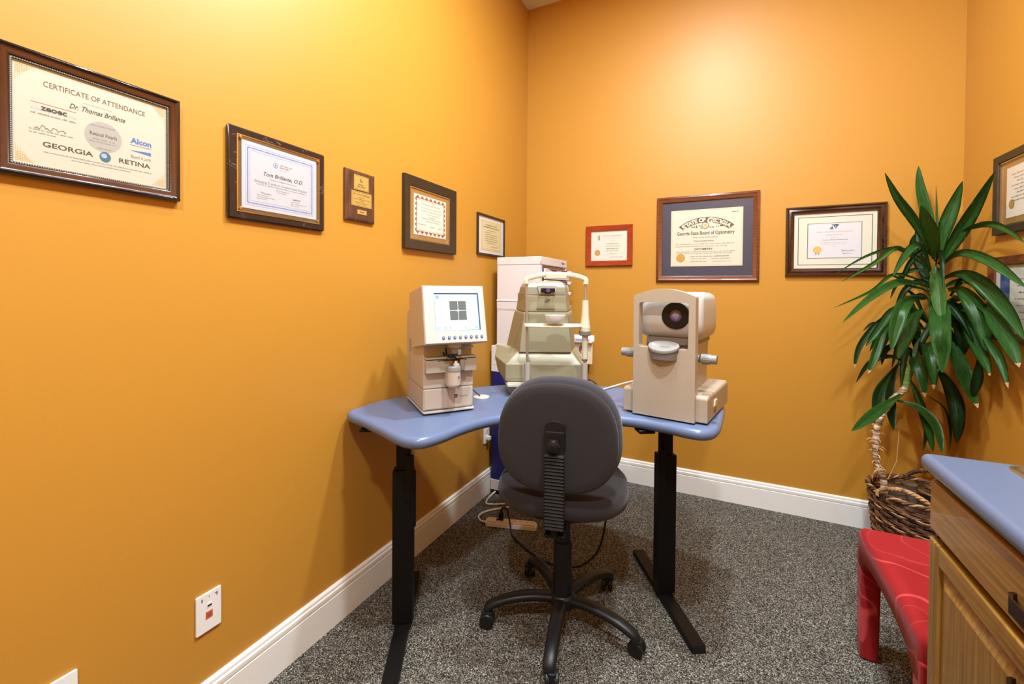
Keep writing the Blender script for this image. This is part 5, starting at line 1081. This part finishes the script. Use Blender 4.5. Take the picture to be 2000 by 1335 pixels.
# ------------------------------------------------------------------ yucca
pl = thing('yucca_plant', 'tall yucca cane plant with long drooping green leaves in the wicker basket', 'potted plant', (BX, BY, .26))
po_ = Vector((BX, BY, .26))
mb = MB(); mb.lathe([(.0, -.22), (.135, -.22), (.145, -.1), (.158, .0), (.06, .012), (0, .016)], (0, 0, 0), 'soil', 36); mb.build('soil', pl)
P = [Vector(p[:3])-po_ for p in CANE]; P = [Vector((P[0].x+.012, P[0].y+.01, -.03)), ] + P
rad = [.016]+[c[3] for c in CANE]; C = crv(P, 12); Rr = [rad[min(int(i/12), len(rad)-1)]*(1+.13*(1 if i % 3 == 0 else -.4)) for i in range(len(C))]
mb = MB(); mb.tube(C, Rr, 'bark', 12); cane = mb.build('cane', pl, sharp=80)
mb = MB(); rr_ = random.Random(5)
for k in range(30):
    i = rr_.randint(19, 52); c = C[i]; a = rr_.uniform(0, 6.28); L1 = rr_.uniform(.010, .036); d = Vector((math.cos(a), math.sin(a), rr_.uniform(.2, 1.0))).normalized()
    c0 = c+d*.010; mb.tube([c0, c0+d*L1*.5, c0+d*L1*.8+Vector((0, 0, -L1*.25)), c0+d*L1+Vector((0, 0, -L1*.6))], [.0036, .0030, .0018, .0006], 'husk', 5)
mb.tube([C[14]+Vector((.02, 0, 0)), C[14]+Vector((.05, -.01, .10)), C[14]+Vector((.055, -.02, .26))], [.002, .0022, .001], 'husk', 5)
mb.build('dry_husks', pl)
P = [Vector(p[:3])-po_ for p in STEM]; C = crv(P, 8); rs = [STEM[min(int(i/8), len(STEM)-1)][3]*.92*(1+.08*(i % 2)) for i in range(len(C))]
rs[-4:] = [rs[-5]*k for k in (.9, .75, .5, .2)]
mb = MB(); mb.tube(C[:20], rs[:20], 'green_st', 12); mb.tube(C[19:], rs[19:], 'stem_d', 12); mb.build('green_stem', pl, sharp=80)
mb = MB(); sp = Vector((2.20, -.285, .26))-po_
mb.tube([sp+Vector((.0, 0, -.05)), sp+Vector((.0, 0, .06)), sp+Vector((-.004, 0, .105))], [.036, .037, .035], 'stump', 18); mb.tube([sp+Vector((.055, .03, -.05)), sp+Vector((.055, .035, .12))], [.03, .031], 'stump', 16); mb.build('cane_stump', pl, sharp=50)
CAM = Vector((1.39490, -3.09920, 1.35))
rl = random.Random(11)
def blade(li, f):
    if li < 6: pk, w0, ex = .42, .45, 1.7
    elif li in (10, 12, 13, 24, 25, 37): pk, w0, ex = .35, .72, 2.2
    else: pk, w0, ex = .56, .24, 2.1
    if f < pk: s = f/pk; s = s*s*(3-2*s); return w0+(1-w0)*s
    return max(0, 1-((f-pk)/(1-pk))**ex)
LEAVES = list(LEAVES)
for k in range(16):      # short sheathing leaves crowding the stem
    q = STEM[2+k % 6]; a = rl.uniform(2.4, 6.6); L1 = rl.uniform(.12, .24); z0 = q[2]+rl.uniform(-.03, .03); c, s = math.cos(a)*L1, math.sin(a)*L1*.8
    LEAVES.append(([(q[0], q[1], z0), (min(q[0]+c*.35, 2.45), min(q[1]+s*.35, -.06), z0+.06), (min(q[0]+c*.8, 2.46), min(q[1]+s*.8, -.05), z0+rl.uniform(-.02, .05)), (min(q[0]+c*1.1, 2.46), min(q[1]+s*1.1, -.05), z0-rl.uniform(.08, .16))], rl.uniform(.02, .034), 0))
for li, (pts, wd, brown) in enumerate(LEAVES):
    P = crv([Vector(p)-po_ for p in pts], 7); n = len(P); Lb = []
    mb = MB(); V = []; tw_ = rl.uniform(-.5, .5)
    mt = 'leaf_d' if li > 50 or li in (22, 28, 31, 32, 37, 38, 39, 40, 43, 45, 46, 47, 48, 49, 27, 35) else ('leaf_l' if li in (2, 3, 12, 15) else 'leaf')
    for i, p in enumerate(P):
        t = (P[min(i+1, n-1)]-P[max(i-1, 0)]).normalized(); view = (p+po_-CAM).normalized(); side = t.cross(view)
        if side.length < .05: side = Vector((1, 0, 0))
        side.normalize(); side = Matrix.Rotation(tw_*(1-i/n*.5), 3, t) @ side; nn = side.cross(t).normalized()
        f = i/(n-1); wprof = blade(li, f); hw = max(wd*.46*wprof/max(.8, math.cos(tw_)), .0008)
        if f > .999: hw = .0006
        fold = .48*hw
        for a, b in ((-1, 1.0), (-.5, .42), (0, 0), (.5, .42), (1, 1.0)): V.append(p+side*hw*a-nn*fold*b)
    F = []
    for i in range(n-1):
        for k in range(4): F.append((i*5+k, i*5+k+1, i*5+5+k+1, i*5+5+k))
    vs, fs = mb.add(V, F, mt)
    if brown:
        j = mb.mi('husk')
        for q, f_ in enumerate(fs):
            if q//4 >= n-3: f_.material_index = j
    # blade thickness
    ul = mb.bm.loops.layers.uv.new('UVMap'); ix = {v: k for k, v in enumerate(vs)}
    for f_ in fs:
        for lp in f_.loops: k = ix[lp.vert]; lp[ul].uv = ((k % 5)/4+li*.37, (k//5)/n*4+li*.61)
    for i in range(n-1):
        e_ = mb.bm.edges.get((vs[i*5+2], vs[i*5+7]))
        if e_: e_.smooth = False
    bm = mb.bm; r = bmesh.ops.solidify(bm, geom=bm.faces[:], thickness=.0007)
    mb.build('leaf', pl, sharp=70, wn=False)

# ------------------------------------------------------------------ power strip and cords
ps = thing('power_strip', 'beige power strip with blue switch on the carpet behind the chair', 'power strip', (.325, -.905, 0), 16)
mb = MB(); mb.rbox(-.148, .148, -.026, .026, .002, .026, .016, 'white_pl', 'z', .003, 2); mb.rbox(-.142, .142, -.022, .022, .022, .034, .014, 'ivory', 'z', .003, 2); bd = mb.build('body', ps)
mb = MB(); mb.box(-.085, -.073, -.010, .010, .033, .038, 'tower_b', .001, 1); mb.build('switch', ps)
for k in range(6):
    x = -.045+.034*k; mb = MB(); mb.box(x-.006, x-.004, -.008, -.001, .0335, .0345, 'ink_br'); mb.box(x+.003, x+.005, -.008, -.001, .0335, .0345, 'ink_br'); mb.cyl((x, .006, .0335), (x, .006, .0345), .0022, 'ink_br', 10); mb.build('socket', ps)
def cord(name, par, pts, r, m, sub=8):
    C = crv(pts, sub); mi = (Matrix.Translation(par.location) @ Matrix.Rotation(par.rotation_euler.z, 4, 'Z')).inverted()
    mb = MB(); mb.tube([mi @ p for p in C], r, m, 8); return mb.build(name, par, sharp=80, wn=False)
zf = .007
cord('power_cord', ps, [(.30, -.66, zf), (.246, -.70, zf), (.171, -.77, zf), (.116, -.84, zf), (.108, -.895, zf), (.135, -.93, zf), (.165, -.945, .012), (.186, -.945, .014)], .0055, 'white_cord')
cord('power_cord', tw, [(.06, -.602, .020), (.050, -.64, zf), (.055, -.70, zf), (.075, -.745, zf), (.12, -.735, zf), (.20, -.685, zf), (.27, -.655, zf)], .0055, 'white_cord')
pg = thing('plugged_cord', 'black cord plugged into the power strip and looping under the chair seat', 'cord', (.270, -.921, .034))
mb = MB(); o_ = Vector((.270, -.921, .034)); mb.rbox(-.013, .013, -.011, .011, .0015, .040, .006, 'black_plastic', 'z', .003, 2); mb.tube([(0, 0, .03), (0, 0, .056)], [.008, .005], 'black_plastic', 10); mb.build('plug', pg)
pts = [(.270, -.921, .085), (.276, -.918, .103), (.292, -.915, .108), (.312, -.92, .088), (.340, -.945, .03), (.37, -.985, zf), (.43, -1.03, zf), (.53, -1.085, zf), (.62, -1.12, zf), (.72, -1.12, .012), (.80, -1.10, .03), (.862, -1.075, .09), (.893, -1.07, .18), (.905, -1.06, .30), (.90, -1.04, .50), (.88, -1.02, .70), (.875, -1.0, .802)]
mb = MB(); mb.tube([Vector(p)-o_ for p in crv(pts, 8)], .0048, 'black_plastic', 8); mb.build('cable', pg, sharp=80)
cord('instrument_cable', m1, [(.330, -1.365, .888), (.345, -1.368, .882), (.365, -1.368, .868), (.385, -1.366, .8565)], .003, 'black_plastic')
cord('instrument_cable', m3, [(1.055, -.915, .93), (1.02, -.89, .905), (.97, -.87, .885), (.92, -.865, .866), (.885, -.90, .8565), (.865, -.97, .8565), (.86, -1.04, .8565)], .004, 'white_cord')
cord('instrument_cable', m2, [(.76, -1.00, .90), (.80, -.97, .895), (.835, -.985, .875), (.85, -1.03, .857), (.845, -1.09, .8555)], .0035, 'black_plastic')

# ------------------------------------------------------------------ ceiling lights, lamps, camera
def fixture(x, y, r, e, lb, c=LAMPC):
    t = thing('ceiling_light', lb, 'ceiling light', (x, y, H))
    mb = MB(); mb.lathe([(r+.012, -.001), (r+.03, -.003), (r+.028, -.008), (r+.004, -.012), (r+.002, -.001)], (0, 0, 0), 'trim', 32); mb.build('trim_ring', t)
    l = bpy.data.lights.new('lamp', 'AREA'); l.shape = 'DISK'; l.size = 2*r; l.energy = e; l.color = c
    o = bpy.data.objects.new('lamp', l); COL.objects.link(o); o.parent = t; o.location = (0, 0, -.014)
for f in FIX: fixture(*f)
wd_ = bpy.data.worlds.new('World'); SC.world = wd_; wd_.use_nodes = True; wd_.node_tree.nodes['Background'].inputs[0].default_value = (.8, .85, .9, 1); wd_.node_tree.nodes['Background'].inputs[1].default_value = .05

cd = bpy.data.cameras.new('Camera'); cam = bpy.data.objects.new('Camera', cd); COL.objects.link(cam)
cd.sensor_fit = 'HORIZONTAL'; cd.sensor_width = 36; cd.lens = 844.29/2000*36; cd.shift_y = (576.37-667.5)/2000; cd.clip_start = .05
fw = Vector((-.43975175, .89801636, -.0136016)); r = Vector((.89802946, .43987159, .0074886)); u = Vector((-.01270784, .00892151, .99987945))
cam.matrix_world = Matrix(((r.x, u.x, -fw.x, CAM.x), (r.y, u.y, -fw.y, CAM.y), (r.z, u.z, -fw.z, CAM.z), (0, 0, 0, 1)))
SC.camera = cam
SC.view_settings.view_transform = 'Standard'; SC.view_settings.look = 'None'; SC.view_settings.gamma = 1; SC.view_settings.use_curve_mapping = False
SC.view_settings.exposure = EXPO
